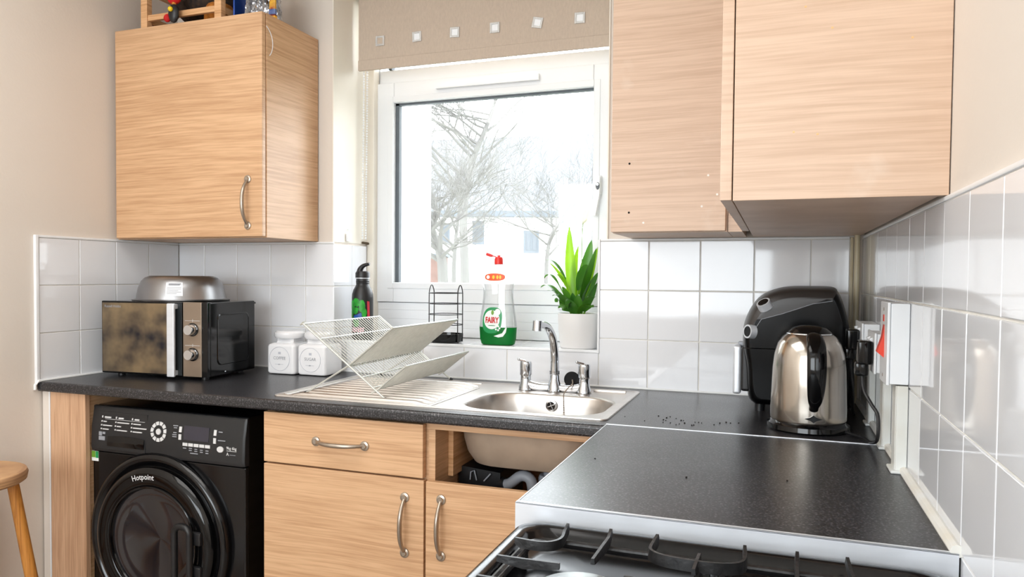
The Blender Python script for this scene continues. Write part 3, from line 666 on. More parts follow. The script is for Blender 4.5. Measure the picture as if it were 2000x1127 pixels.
# overflow grille on the back wall of the basin
oy = BY1 - .0135; oz = .881
b = MB(); b.lathe([(.0165, 0), (.0165, .003), (.012, .004), (.011, .0)], (-.237, oy, oz), 24, 'y'); ov = part('overflow_ring', b, M['chrome'], sk)
part('overflow_hole', MB().lathe([(0, .001), (.0118, .001)], (-.237, oy, oz), 20, 'y'), M['hole'], ov)
b = MB()
for a in range(4):
    t_ = a * math.pi / 2 + .4; b.tube([(-.237, oy - .002, oz), (-.237 + .012 * math.cos(t_), oy - .002, oz + .012 * math.sin(t_))], .0013, 6)
b.sphere((-.237, oy - .003, oz), .003, 8); part('overflow_grille', b, M['chrome'], ov)

# mixer tap
tp = thing('mixer_tap', 'chrome swan-neck mixer tap with two handles behind the sink bowl', 'tap', (-0.249, -0.162, 0.912))
YT = -.162
b = MB(); b.tube(smooth_path([(-.339, YT, .932), (-.318, YT, .925), (-.29, YT, .922), (-.249, YT, .924), (-.208, YT, .922), (-.18, YT, .925), (-.159, YT, .932)], 5), [.010 + .004 * abs(math.cos(i * math.pi / 30)) for i in range(31)], 14)
for x in (-.339, -.159): b.lathe([(.0215, .9125), (.021, .920), (.0165, .935), (.0155, .955), (.017, .958)], (x, YT, 0), 28)
b.lathe([(.021, .9125), (.02, .93), (.0145, .948), (.0135, .962), (.0155, .964), (.0155, .972)], (-.249, YT, 0), 28)
part('body', b, M['chrome'], tp)
for x, s_ in ((-.339, 1), (-.159, -1)):
    b = MB(); b.lathe([(.0175, .957), (.0182, .960), (.0182, .992), (.0165, .9975), (0, .999)], (x, YT, 0), 28)
    b.tube([(x - .002, YT - .002, .997), (x - .018, YT - .012, 1.003)], [.005, .0035], 8); b.sphere((x - .019, YT - .0125, 1.004), .0045, 10)
    part('handle', b, M['chrome'], tp)
sp = smooth_path([(-.249, YT, .968), (-.249, YT, 1.005), (-.250, YT - .004, 1.04), (-.252, YT - .018, 1.075), (-.256, YT - .045, 1.102), (-.262, YT - .075, 1.114), (-.270, YT - .105, 1.115)], 6)
b = MB(); b.tube(sp, [.0135 - .003 * i / len(sp) for i in range(len(sp))], 18); part('spout', b, M['chrome'], tp)
e_ = Vector((-.270, YT - .108, 1.115))
part('aerator', MB().tube([e_ + Vector((0, -.002, .013)), e_ + Vector((-.001, -.004, -.016))], [.0135, .0135], 20), M['chrome'], tp)
pg = thing('sink_plug', 'round black rubber plug on a chain resting against the tap', 'plug', (-0.2, -0.13, .93))
b = MB(); R4 = Matrix.Translation((-.200, -.143, .9475)) @ Matrix.Rotation(math.radians(78), 4, 'X')
b.lathe([(0, -.006), (.018, -.006), (.0235, .0), (.0235, .006), (0, .006)], (0, 0, 0), 24); bmesh.ops.transform(b.b, matrix=R4, verts=b.b.verts); part('stopper', b, M['rubber'], pg)
b = MB(); cp = smooth_path([(-.197, -.151, .947), (-.192, -.17, .938), (-.20, -.190, .928), (-.206, -.212, .915), (-.203, -.228, .90), (-.200, -.238, .85), (-.203, -.245, .80), (-.208, -.262, .762)], 8)
for p in cp: b.sphere(p, .0019, 6)
b.tube(cp, .0007, 4); part('ball_chain', b, M['nickel'], pg, kind='stuff')

# ------------------------------------------------------------------ washing machine
wm = thing('washing_machine', 'glossy black front-loading washing machine under the left worktop', 'washing machine', (-1.34, -0.3, 0))
WX_0, WX_1, WF = -1.629, -1.045, -.575
part('cabinet', MB().box(WX_0 + .002, WX_1 - .004, -.560, -.04, .012, .843, .006), M['washer'], wm)
for x in (WX_0 + .06, WX_1 - .06):
    for y in (-.5, -.1): part('foot', MB().cyl((x, y, 0), (x, y, .014), .02), M['blackpl'], wm)
part('front_panel', MB().box(WX_0, WX_1, WF, -.5605, .03, .700, .006, 3), M['washer'], wm)
b = MB(); rings = []
for x, s_ in ((WX_0, 0), (WX_0 + .008, 1), (WX_1 - .008, 1), (WX_1, 0)):
    d_ = .006 * (1 - s_); rings.append([(x, p[0] + (d_ if p[0] < -.57 else 0), p[1]) for p in [(-.5602, .703), (-.583, .703), (-.586, .715), (-.583, .78), (-.574, .83), (-.568, .840), (-.5602, .842)]])
b.loft(rings); cp_ = part('control_panel', b, M['washpanel'], wm)
def ywp(z): return -.5866 if z < .72 else (-.5862 + (z - .715) * .046 if z < .78 else -.5832 + (z - .78) * .18)
def pad(mb, x0, x1, z0, z1, d=.001):
    rings = [[(x, ywp(z) - dd, z) for x, z in ((x0, z0), (x1, z0), (x1, z1), (x0, z1))] for dd in (0, d)]; mb.loft(rings); return mb
def panel(px0, px1, pz0, pz1, m_, name, d=.001, parent=None, label=None): return part(name, pad(MB(), px0, px1, pz0, pz1, d), m_, parent or wm, label=label)
dr = MB(); pad(dr, -1.600, -1.405, .712, .826, .0015); drw = part('detergent_drawer', dr, M['washpanel'], wm)
b = MB(); rings = []
for k in range(9):
    u = k / 8; x = -1.555 + u * .145; a = math.sin(math.pi * u); rings.append([(x, ywp(.735) - .0015 - .002, .722), (x, ywp(.74) - .004 - .010 * a, .735 + .004 * a), (x, ywp(.75) - .002, .752 + .004 * a), (x, ywp(.73), .737)])
b.loft(rings); part('finger_grip', b, M['blackgloss'], drw)
b = MB()
for c, (xx, ns) in enumerate(((-1.583, (.028, .014, .040, .026)), (-1.527, (.022, .052, .018, .045)), (-1.463, (.020, .032, .058, .040)))):
    for r_, w_ in enumerate(ns):
        z = .807 - r_ * .0115 - (0.001 if r_ else 0); x = xx + (.008 if r_ else .011)
        pad(b, x, x + w_ * .9, z, z + (.0042 if r_ == 0 else .0028), .0024); pad(b, xx, xx + .004, z, z + (.006 if r_ == 0 else .004), .0024)
pad(b, -1.57, -1.412, .8035, .8043, .0022)
part('programme_list', b, M['print'], drw, kind='stuff', label='columns of tiny white print')
b = MB(); pad(b, -1.590, -1.578, .752, .764, .0022); pad(b, -1.575, -1.565, .757, .764, .0022); pad(b, -1.590, -1.566, .738, .750, .0022); part('symbol_print', b, M['printgrey'], drw)
DX, DZ = -1.356, .781
for k in range(11):
    a0 = 2 * math.pi * k / 11 + math.pi / 2 + .05; a1 = a0 + 2 * math.pi / 11 - .13; pts = [(DX + r * math.cos(a), DZ + r * math.sin(a)) for r, seq in ((.030, (a0, (a0 + a1) / 2, a1)), (.0195, (a1, (a0 + a1) / 2, a0))) for a in seq]
    b = MB(); b.loft([[(x, ywp(z) - d, z) for x, z in pts] for d in (0, .002)]); part('programme_button', b, M['button'], wm)
part('power_button', MB().lathe([(0, .003), (.0085, .003), (.0095, 0)], (DX, ywp(DZ), DZ), 20, 'y'), M['button'], wm)
panel(-1.262, -1.170, .765, .806, M['display'], 'display_screen', .0012)
for x, z in ((-1.279, .795), (-1.279, .773), (-1.152, .795), (-1.152, .772)): panel(x, x + .0095, z - .009, z + .009 - .002, M['button'], 'side_button', .002)
for k in range(5): panel(-1.263 + k * .0205, -1.263 + k * .0205 + .0175, .7475, .7565, M['button'], 'option_button', .002)
b = MB(); b.lathe([(0, .003), (.009, .003), (.0095, 0)], (-1.1265, ywp(.748), .748), 16, 'y', sx=1.25, sy=.95); part('start_button', b, M['button'], wm)
b = MB()
for x, z, w_ in ((-1.303, .802, .018), (-1.300, .796, .012), (-1.300, .782, .012), (-1.303, .776, .016), (-1.303, .770, .016), (-1.136, .796, .014), (-1.136, .772, .026), (-1.262, .7395, .012), (-1.24, .7405, .011), (-1.24, .7345, .010), (-1.2195, .7395, .010), (-1.2195, .7335, .010), (-1.199, .7385, .009), (-1.199, .7325, .010), (-1.179, .738, .010), (-1.179, .731, .010), (-1.235, .7265, .028)):
    pad(b, x, x + w_, z, z + .0026, .0013)
part('button_legend', b, M['printgrey'], wm, kind='stuff')
def wtext(txt, size, x, z, m_, name, y=None, bold=.0002, parent=None):
    me = text_mesh(txt, size, bold); mb = MB(); mb.addmesh(me, lambda c: (x + c.x, (ywp(z) - .0016 if y is None else y), z + c.y)); bpy.data.meshes.remove(me)
    return part(name, mb, m_, parent or wm, flat=True)
wtext('9kg 6kg', .0115, -1.087, .754, M['print'], 'capacity_print'); panel(-1.104, -1.070, .7455, .7465, M['print'], 'rule_line', .0014)
wtext('A', .013, -1.100, .7365, M['print'], 'rating_print'); panel(-1.093, -1.073, .7345, .7355, M['printgrey'], 'rule_line', .0014)
b = MB(); b.box(-1.6315, -1.604, WF - .001, WF, .667, .6985); st = part('energy_label', b, M['lwhite'], wm, label='green and white energy sticker')
part('energy_band', MB().box(-1.6312, -1.616, WF - .0015, WF - .001, .678, .698), M['stem'], st); part('energy_square', MB().box(-1.615, -1.604, WF - .0015, WF - .001, .677, .698), M['lgreen'], st)
CX, CZ = -1.357, .455
ring_ = [(.262, .0), (.262, .012), (.256, .022), (.246, .026), (.238, .024), (.230, .014), (.222, .012), (.215, .020)]
part('door_surround', MB().lathe(ring_, (CX, WF, CZ), 72, 'y'), M['washer'], wm)
dd = part('door', MB().lathe([(.221, .006), (.221, .030), (.212, .040), (.200, .043), (.175, .040), (.166, .034), (.160, .022)], (CX, WF, CZ), 72, 'y'), M['blackgloss'], wm)
part('door_glass', MB().lathe([(.163, .026), (.150, .030), (.120, .020), (.07, .008), (0, .002)], (CX, WF, CZ), 60, 'y'), M['darkglass'], dd)
part('glass_rim', MB().tube([(CX + .164 * math.cos(t_ * math.pi / 32), WF - .036, CZ + .164 * math.sin(t_ * math.pi / 32)) for t_ in range(64)], .004, 8, closed=True), M['blackgloss'], dd)
b = MB(); hp = [(CX + .110 + (.0 if 0 else 0), .50), (CX + .110, .415)]
hpts = rrect(CX + .105, CX + .160, .355, .525, .022, 5); b.tube([(p[0], WF - .058, p[1]) for p in hpts], .010, 10, closed=True)
b.box(CX + .14, CX + .19, WF - .05, WF - .035, .47, .51, .006); b.box(CX + .14, CX + .19, WF - .05, WF - .035, .37, .41, .006)
part('door_handle', b, M['blackpl'], dd)
# brand word follows the top arc of the door
me = text_mesh('Hotpoint', .023, .0003); mb = MB()
def arc(c):
    a = math.radians(98) - c.x / .196; r = .196 + c.y; return (CX + r * math.cos(a), WF - .0436, CZ + r * math.sin(a))
mb.addmesh(me, arc); bpy.data.meshes.remove(me); part('brand_print', mb, M['print'], dd, flat=True)

# ------------------------------------------------------------------ microwave
ang_ = math.atan2(-.397 + .428, -1.330 + 1.742)
mw = thing('microwave', 'black microwave oven with smeared mirrored door and two chrome knobs', 'microwave', (-1.742, -.428, .91), ang_)
def lp(name, mb, m_, parent=None, **k): return part(name, mb, m_, parent or mw, world=False, **k)
MWW, MWD, MH0, MH1 = .412, .262, .012, .253
lp('casing', MB().box(0, MWW, .012, MWD, MH0, MH1 - .001, .004), M['blackgloss'])
for x in (.04, MWW - .04):
    for y in (.04, .23): lp('foot', MB().cyl((x, y, 0), (x, y, .013), .012), M['blackpl'])
d = lp('door', MB().box(0, .318, -.006, .0115, MH0, MH1, .003), M['blackgloss'])
lp('door_mirror', MB().box(.004, .276, -.0075, -.006, MH0 + .006, MH1 - .006, .0005), M['microdoor'], d, label='brown smeared mirror glass')
b = MB(); b.box(.277, .305, -.030, -.020, MH0 + .0, MH1 - .004, .003); b.box(.279, .303, -.021, -.006, MH1 - .022, MH1 - .006, .002); b.box(.279, .303, -.021, -.006, MH0 + .004, MH0 + .02, .002)
lp('door_handle', b, M['alu'], d)
lp('handle_recess', MB().box(.2765, .318, -.0072, -.006, MH0 + .003, MH1 - .003, .0005), M['darkband'], d)
fa = lp('control_fascia', MB().box(.3195, MWW - .022, -.004, .0118, MH0, MH1, .002), M['microface'])
lp('fascia_edge', MB().box(MWW - .0218, MWW, -.003, .0118, MH0, MH1, .002), M['blackgloss'])
for z in (.165, .085):
    k_ = lp('knob', MB().lathe([(0, .026), (.0155, .026), (.0175, .022), (.0175, .004), (.0195, .002), (.0195, 0)], (.357, -.004, z), 28, 'y'), M['chrome'])
    lp('knob_ring', MB().lathe([(.0215, 0), (.0215, .003), (.019, .0035)], (.357, -.004, z), 28, 'y'), M['blackgloss'], k_)
    lp('dial_mark', MB().box(.328, .384, -.0046, -.004, z + .028, z + .029), M['print'], fa); lp('dial_tick', MB().box(.3565, .3575, -.0046, -.004, z + .024, z + .034), M['print'], fa)
# pressed panel on the side
sp_ = [[(MWW + h_, p[0], p[1]) for p in rrect(.045 + i_, .225 - i_, .045 + i_, .215 - i_, .018, 5)] for h_, i_ in ((-.0005, 0), (.0025, .003), (.0025, .006), (.0005, .009))]
b = MB(); b.loft(sp_, cap=True); lp('side_panel', b, M['blackgloss'])
lp('side_screw', MB().lathe([(0, .002), (.0025, .0015), (.003, 0)], (MWW, .09, .022), 10, 'x'), M['chrome'])
b = MB(); b.box(.0, MWW, MWD - .002, MWD + .006, MH1 - .012, MH1 - .006, .001); lp('rear_lip', b, M['blackpl'])
me = text_mesh('Russell Hobbs', .0115, .0001); mb = MB(); mb.addmesh(me, lambda c: (.047 + c.x, -.0078, .235 + c.y)); bpy.data.meshes.remove(me); lp('brand_print', mb, M['printgrey'], d, flat=True)

# steel bowl upside down on it
bw = thing('mixing_bowl', 'upturned stainless steel bowl with paper label on top of the microwave', 'bowl', (-1.560, -0.262, 1.163))
part('shell', MB().lathe([(.158, 0), (.160, .003), (.152, .0045), (.146, .006), (.144, .02), (.139, .045), (.130, .066), (.118, .078), (.102, .084), (.098, .082), (.092, .084), (0, .0845)], (-1.560, -.262, 1.163), 64), M['bowl'], bw)
b = MB(); rings = []
for k in range(7):
    a = math.radians(-76 + k * 3.6 + 8); rings.append([(-1.560 + r_ * math.cos(a), -.262 + r_ * math.sin(a), 1.163 + z) for r_, z in ((.1455, .018), (.1412, .044), (.1355, .0625))])
b.loft(rings, closed=False, cap=False); lb = part('paper_label', b, M['paper'], bw)
b = MB()
for j, (zz, rr_, k0, k1) in enumerate(((.058, .1376, 1, 5.4), (.0545, .1387, 1, 5), (.046, .1410, .5, 5.5), (.041, .1425, .5, 5.5), (.036, .1434, .5, 4.5), (.031, .1443, .5, 5.5), (.026, .1452, .5, 4))):
    pts = [( -1.560 + rr_ * math.cos(math.radians(-68 + q * 3.6)), -.262 + rr_ * math.sin(math.radians(-68 + q * 3.6)), 1.163 + zz) for q in [k0 + (k1 - k0) * i / 6 for i in range(7)]]
    b.tube(pts, .0014 if j < 2 else .0005, 4)
part('label_print', b, M['printgrey'], lb, kind='stuff')

# ------------------------------------------------------------------ ceramic canisters
def canister(x0, x1, y0, word, label):
    t = thing('storage_canister', label, 'canister', ((x0 + x1) / 2, y0 + .056, .9105), 0, None)
    cx, cy = (x0 + x1) / 2, y0 + .055; w = (x1 - x0) / 2
    b = MB(); rings = []
    for ins, z in ((.010, 0), (.003, .003), (.0, .009), (0, .095), (.003, .102), (.012, .107), (.020, .108)):
        rings.append([(p[0], p[1], .9105 + z) for p in rrect(cx - w + ins, cx + w - ins, cy - w + ins, cy + w - ins, .012, 5)])
    n = len(rings[0]); 
    for r, z in ((.046, .109), (.044, .111), (.0435, .122)):
        base = rings[3]; rings.append([(cx + r * math.cos(math.atan2(p[1] - cy, p[0] - cx)), cy + r * math.sin(math.atan2(p[1] - cy, p[0] - cx)), .9105 + z) for p in base])
    b.loft(rings); part('jar', b, M['ceramic'], t)
    part('lid', MB().lathe([(.040, .121), (.050, .124), (.054, .131), (.053, .141), (.046, .1475), (0, .149)], (cx, cy, .9105), 40), M['ceramic'], t)
    yf = cy - w - .0006
    b = MB(); b.tube([(cx - .003 + .041 * math.cos(a), yf, .9105 + .054 + .041 * math.sin(a)) for a in [2 * math.pi * i / 48 for i in range(48)]], .0006, 5, closed=True); part('print_ring', b, M['printlite'], t)
    me = text_mesh(word, .0145, .0001); mb = MB(); mb.addmesh(me, lambda c: (cx - .003 + c.x, yf, .9105 + .056 + c.y)); bpy.data.meshes.remove(me); part('word_print', mb, M['printgrey'], t, flat=True)
    b = MB(); b.box(cx - .008, cx + .002, yf - .0001, yf + .0005, .9105 + .070, .9105 + .078, 0); b.box(cx - .022, cx + .012, yf - .0001, yf + .0005, .9105 + .0345, .9105 + .0355, 0); b.box(cx - .008, cx - .001, yf - .0001, yf + .0005, .9105 + .0335, .9105 + .0365, 0)
    part('motif_print', b, M['printlite'], t)
canister(-1.281, -1.168, -.162, 'COFFEE', 'white ceramic canister reading COFFEE, beside the microwave')
canister(-1.164, -1.051, -.152, 'SUGAR', 'white ceramic canister reading SUGAR, beside the dish rack')

# ------------------------------------------------------------------ dish rack
dk = thing('dish_rack', 'folding X-shaped wire dish rack standing on the drainer', 'dish rack', (-.75, -.29, .912))
YF, YB = -.515, -.066
def pt(a, y): return Vector((a[0], y, a[1]))
A_, K_, E_, B_ = (-.893, 1.115), (-.742, 1.003), (-.664, .945), (-.630, .917)
C_, D_ = (-.882, .919), (-.606, 1.112); F_, E2 = (-.566, 1.009), (-.652, .941)
def panelw(p, q, n, nm, off=0, lip=True):
    b = MB()
    for i in range(n):
        y = YF + .012 + (YB - YF - .024) * i / (n - 1); pts = [pt(p, y)]
        if lip: pts = [pt((p[0] + (q[0] - p[0]) * .01, p[1] + .001), y)] + pts
        pts.append(pt(q, y)); b.tube(pts, .0015, 5)
    part(nm, b, M['wire'], dk, kind='stuff', label='row of thin parallel wires')
panelw(A_, K_, 28, 'plate_wires'); panelw(K_, E_, 28, 'plate_wires'); panelw(D_, K_, 40, 'plate_wires'); panelw(F_, E2, 40, 'cup_wires')
def rail(p, y0=YF, y1=YB, r=.0024, nm='cross_rail'): part(nm, MB().tube([pt(p, y0), pt(p, y1)], r, 8), M['wire'], dk)
for p in (A_, K_, E_, D_, E2, F_, (-.838, 1.074), (-.70, .972)): rail(p, r=.0026 if p in (A_, D_, F_) else .002)
rail((-.745, .999)); 
for y in (YF, YB):
    part('long_leg', MB().tube([pt(A_, y), pt(B_, y)], .0032, 8), M['wire'], dk)
    part('short_leg', MB().tube([pt(C_, y), pt(K_, y), pt(D_, y)], .0026, 8), M['wire'], dk)
    part('tray_side', MB().tube([pt((E2[0] - .02, E2[1] - .012), y), pt(E2, y), pt(F_, y)], .0026, 8), M['wire'], dk)
    for q in (B_, C_): part('rubber_foot', MB().tube([pt((q[0], q[1]), y), pt((q[0] + (.007 if q is B_ else -.007), q[1] - .003), y)], .0048, 8), M['blackpl'], dk)
b = MB(); b.tube(smooth_path([pt(A_, YF), (A_[0] - .012, YF + .004, A_[1] - .004), (A_[0] - .010, YF + .016, A_[1] + .004), pt(A_, YF + .018)], 4), .0018, 6); part('hinge_loop', b, M['wire'], dk)

# ------------------------------------------------------------------ things on the sill
SZ = 1.0245 - .0025
def shell(mb, cx, cy, prof, n=40, f=1.0, z0=0):     # prof: (half width, half depth, z)
    mb.loft([[(cx + a * (abs(math.cos(t)) ** f) * (1 if math.cos(t) >= 0 else -1), cy + d * (abs(math.sin(t)) ** f) * (1 if math.sin(t) >= 0 else -1), z0 + z) for t in [2 * math.pi * j / n for j in range(n)]] for a, d, z in prof]); return mb
bt = thing('water_bottle', 'black metal water bottle with green printed panel and flip spout', 'bottle', (-1.031, 0.06, SZ))
BXc, BYc = -1.031, .06
BP = [(0, 0), (.036, 0), (.0385, .003), (.0385, .150), (.0375, .165), (.033, .180), (.026, .193), (.0235, .198), (.0235, .203), (.0245, .205), (.0235, .207), (.0245, .211), (.0235, .213), (.0235, .220)]
part('flask', MB().lathe(BP, (BXc, BYc, SZ), 48), M['blackpl'], bt)
part('steel_collar', MB().lathe([(.0250, .2195), (.0265, .2205), (.0265, .2225), (.0245, .2235)], (BXc, BYc, SZ), 32), M['alu'], bt)
cp2 = part('cap', MB().lathe([(.0255, .222), (.0262, .225), (.0262, .240), (.0225, .246), (0, .247)], (BXc, BYc, SZ), 32), M['blackpl'], bt)
part('spout_loop', MB().tube(smooth_path([(BXc - .012, BYc, SZ + .236), (BXc - .010, BYc, SZ + .252), (BXc + .003, BYc, SZ + .266), (BXc + .028, BYc, SZ + .273)], 5), [.0135 - .00058 * i for i in range(16)], 12), M['blackpl'], cp2)
def wrap(pts, r=.0389, ang0=-90, th=.0003, cxy=(BXc, BYc), n=1):
    """flat outline (arc length, height) laid onto the flask wall"""
    def P(u, z, rr): a = math.radians(ang0) + u / r; return (cxy[0] + rr * math.cos(a), cxy[1] + rr * math.sin(a), SZ + z)
    b = MB(); dense = []
    for i in range(len(pts)):
        a, c = pts[i], pts[(i + 1) % len(pts)]
        for k in range(3): dense.append((a[0] + (c[0] - a[0]) * k / 3, a[1] + (c[1] - a[1]) * k / 3))
    cx_ = sum(p[0] for p in dense) / len(dense); cz_ = sum(p[1] for p in dense) / len(dense)
    rings = [[P(cx_ + (p[0] - cx_) * s_, cz_ + (p[1] - cz_) * s_, r + th) for p in dense] for s_ in (1, .75, .5, .25, .02)]
    b.loft(rings, cap=False); return b
rnd = random.Random(11)
for i, (u, z, w_, h_) in enumerate(((-.024, .118, .014, .026), (-.004, .136, .015, .016), (.018, .122, .013, .024), (-.006, .106, .013, .014), (.026, .098, .010, .018), (-.026, .094, .010, .014), (-.002, .060, .012, .014), (-.014, .072, .010, .010))):
    part('green_print', wrap([(u + w_ * (1 + rnd.uniform(-.2, .15)) * math.cos(a), z + h_ * (1 + rnd.uniform(-.2, .15)) * math.sin(a)) for a in [2 * math.pi * k / 10 for k in range(10)]], th=.0003 + i * .00005), M['pgreen'], bt)
part('blue_print', wrap([(-.016, .086), (.016, .098), (.018, .084), (-.004, .072)], th=.0009), M['pblue'], bt)
part('red_print', wrap([(.036, .140), (.046, .138), (.048, .075), (.038, .078)], th=.0006), M['pred'], bt)
for k in range(7): part('pink_print', wrap([(-.026 + k * .0075, .028 + .002 * (k % 2)), (-.026 + k * .0075 + .005, .029), (-.026 + k * .0075 + .0055, .046), (-.026 + k * .0075 + .001, .044 + .002 * (k % 3))], th=.0006), M['ppink'], bt)
part('pink_print', wrap([(-.040, .088), (-.032, .094), (-.030, .084), (-.038, .078)], th=.0008), M['ppink'], bt)

wr = thing('wire_holder', 'tall black wire holder with round base tray and four rings', 'holder', (-.716, .09, SZ))
wc = Vector((-.716, .09, SZ))
part('base_tray', MB().lathe([(0, .002), (.055, .002), (.060, .004), (.0625, .030), (.0605, .030), (.058, .008), (0, .006)], wc, 40), M['blackgloss'], wr)
for z in (.062, .098, .135, .172): part('ring', MB().tube([wc + Vector((.060 * math.cos(a), .060 * math.sin(a), z)) for a in [2 * math.pi * k / 36 for k in range(36)]], .0016, 6, closed=True), M['dwire'], wr)
for sx_ in (-1, 1):
    a0 = 0 if sx_ > 0 else math.pi
    pa, pb_ = a0 - .42, a0 + .10
    q0 = wc + Vector((.0615 * math.cos(pa), .0615 * math.sin(pa), 0)); q1 = wc + Vector((.0615 * math.cos(pb_), .0615 * math.sin(pb_), 0)); mid = (q0 + q1) / 2
    part('upright', MB().tube(smooth_path([q0 + Vector((0, 0, .004)), q0 + Vector((0, 0, .1)), q0 + Vector((0, 0, .170)), q0.lerp(mid, .45) + Vector((0, 0, .192)), mid + Vector((0, 0, .200)), q1.lerp(mid, .45) + Vector((0, 0, .192)), q1 + Vector((0, 0, .170)), q1 + Vector((0, 0, .1)), q1 + Vector((0, 0, .004))], 4), .0018, 6), M['dwire'], wr)
    part('peg', MB().tube([q0 + Vector((sx_ * .002, -.002, .0)), q0 + Vector((sx_ * .002, -.002, .03))], .0035, 6), M['dwire'], wr)

fy = thing('detergent_bottle', 'clear washing-up liquid bottle with green liquid, FAIRY label and red cap', 'bottle', (-.515, .075, SZ))
fx, fyy = -.515, .075
FP = [(.052, .024, 0), (.058, .028, .003), (.063, .031, .020), (.0655, .032, .060), (.062, .031, .095), (.057, .029, .125), (.053, .027, .160), (.052, .027, .180), (.056, .027, .205), (.0575, .027, .225), (.055, .026, .240), (.046, .022, .255), (.030, .017, .266), (.016, .013, .272), (.014, .013, .276)]
part('bottle_shell', shell(MB(), fx, fyy, [q for q in [(.0656, .0321, .0605)] + FP if q[2] > .0603], 44, .8, SZ), M['bottlecl'], fy)
LP = [q for q in FP if q[2] < .061]
part('liquid', shell(MB(), fx, fyy, LP, 44, .8, SZ), M['liquid'], fy)
b = MB(); b.lathe([(.0150, .272), (.0155, .276), (.0155, .290), (.012, .297), (.006, .299), (.005, .303), (0, .303)], (fx + .001, fyy, SZ), 24); cp3 = part('cap', b, M['soapred'], fy)
b = MB(); R4 = Matrix.Translation((fx - .026, fyy, SZ + .303)) @ Matrix.Rotation(.30, 4, 'Y'); b.box(-.018, .004, -.010, .010, -.006, .005, .003, 2, R4); b.box(.002, .020, -.006, .006, -.002, .002, .001, 1, R4); part('flip_lid', b, M['soapred'], cp3)
def fsurf(x, z):
    z -= SZ
    for (a0, d0, z0), (a1, d1, z1) in zip(FP, FP[1:]):
        if z0 <= z <= z1: k = (z - z0) / (z1 - z0); a, d = a0 + (a1 - a0) * k, d0 + (d1 - d0) * k; break
    u = min(.97, abs(x - fx) / a); c = u ** (1 / .8); s_ = math.sqrt(max(0, 1 - c * c)); return fyy - d * s_ ** .8
def decal(pts, m_, name, th, parent=None, nr=6):
    cx_ = sum(p[0] for p in pts) / len(pts); cz_ = sum(p[1] for p in pts) / len(pts)
    b = MB(); b.loft([[(cx_ + (p[0] - cx_) * s_, fsurf(cx_ + (p[0] - cx_) * s_, cz_ + (p[1] - cz_) * s_) - th, cz_ + (p[1] - cz_) * s_) for p in pts] for s_ in [1 - i / nr + .001 for i in range(nr)] + [.01]], cap=False)
    return part(name, b, m_, parent or fy)
lx = fx - .010
decal([(lx + (.034 if p[0] > 0 else .036) * p[0] + .004 * p[1], SZ + .084 + .044 * p[1]) for p in [(math.copysign(abs(math.cos(t)) ** .75, math.cos(t)), math.copysign(abs(math.sin(t)) ** .75, math.sin(t))) for t in [2 * math.pi * k / 40 for k in range(40)]]], M['lgreen'], 'green_label', .0009)
decal([(lx - .002 + .0285 * math.cos(t), SZ + .086 + .032 * math.sin(t)) for t in [2 * math.pi * k / 36 for k in range(36)]], M['lwhite'], 'white_label', .0014)
decal([(fx + .009 + .010 * math.cos(t), SZ + .112 + .011 * math.sin(t)) for t in [2 * math.pi * k / 20 for k in range(20)]], M['lwhite'], 'white_roundel', .0017)
decal([(lx + .001 + .005 * math.cos(t), SZ + .110 + .008 * math.sin(t)) for t in [2 * math.pi * k / 14 for k in range(14)]], M['stem'], 'leaf_motif', .0018)
for t0 in range(5): decal([(fx + .010 + .0035 * math.cos(t) + .007 * math.cos(t0 * 1.257), SZ + .058 + .0035 * math.sin(t) + .007 * math.sin(t0 * 1.257)) for t in [2 * math.pi * k / 8 for k in range(8)]], M['lwhite'], 'flower_motif', .0019, nr=2)
decal([(fx + .028, SZ + .030), (fx + .038, SZ + .044), (fx + .041, SZ + .060), (fx + .037, SZ + .060), (fx + .033, SZ + .046), (fx + .020, SZ + .034), (fx - .004, SZ + .031), (fx + .012, SZ + .027)], M['lwhite'], 'swoosh_print', .0012, nr=2)
me = text_mesh('FAIRY', .0225, .0009); mb = MB(); mb.addmesh(me, lambda c: (lx - .001 + c.x * .82, fsurf(lx - .001 + c.x * .82, SZ + .084 + c.y * 1.2) - .0022, SZ + .084 + c.y * 1.2)); bpy.data.meshes.remove(me); part('brand_print', mb, M['lred'], fy, flat=True)
decal([(lx - .001 + .014 * math.cos(t), SZ + .0665 + .0012 * math.sin(t)) for t in [2 * math.pi * k / 12 for k in range(12)]], M['lgreen'], 'small_print', .0022, nr=2)
decal([(fx - .004 + .037 * math.copysign(abs(math.cos(t)) ** .8, math.cos(t)), SZ + .229 + .013 * math.copysign(abs(math.sin(t)) ** .8, math.sin(t))) for t in [2 * math.pi * k / 28 for k in range(28)]], M['lorange'], 'top_label', .0012)
for xx, w_, mm in ((-.024, .007, 'lwhite'), (-.004, .005, 'lyellow'), (.010, .004, 'lyellow'), (.020, .004, 'lyellow')): decal([(fx - .004 + xx + w_ * math.cos(t), SZ + .229 + .007 * math.sin(t)) for t in [2 * math.pi * k / 6 for k in range(6)]], M[mm], 'label_motif', .0017, nr=2)

# plant
pp = thing('potted_plant', 'peace lily with glossy green leaves in a white pot on the sill', 'plant', (-.236, .085, SZ))
px_, py_ = -.236, .080
part('pot', MB().lathe([(0, .003), (.055, .003), (.057, .0), (.060, .003), (.0665, .060), (.0685, .112), (.0675, .114), (.0655, .112), (.064, .095), (0, .095)], (px_, py_, SZ), 56), M['pot'], pp)
part('soil', MB().lathe([(.0645, .094), (.05, .1), (0, .102)], (px_, py_, SZ), 24), M['soil'], pp)
PB = Vector((px_, py_, SZ + .10))
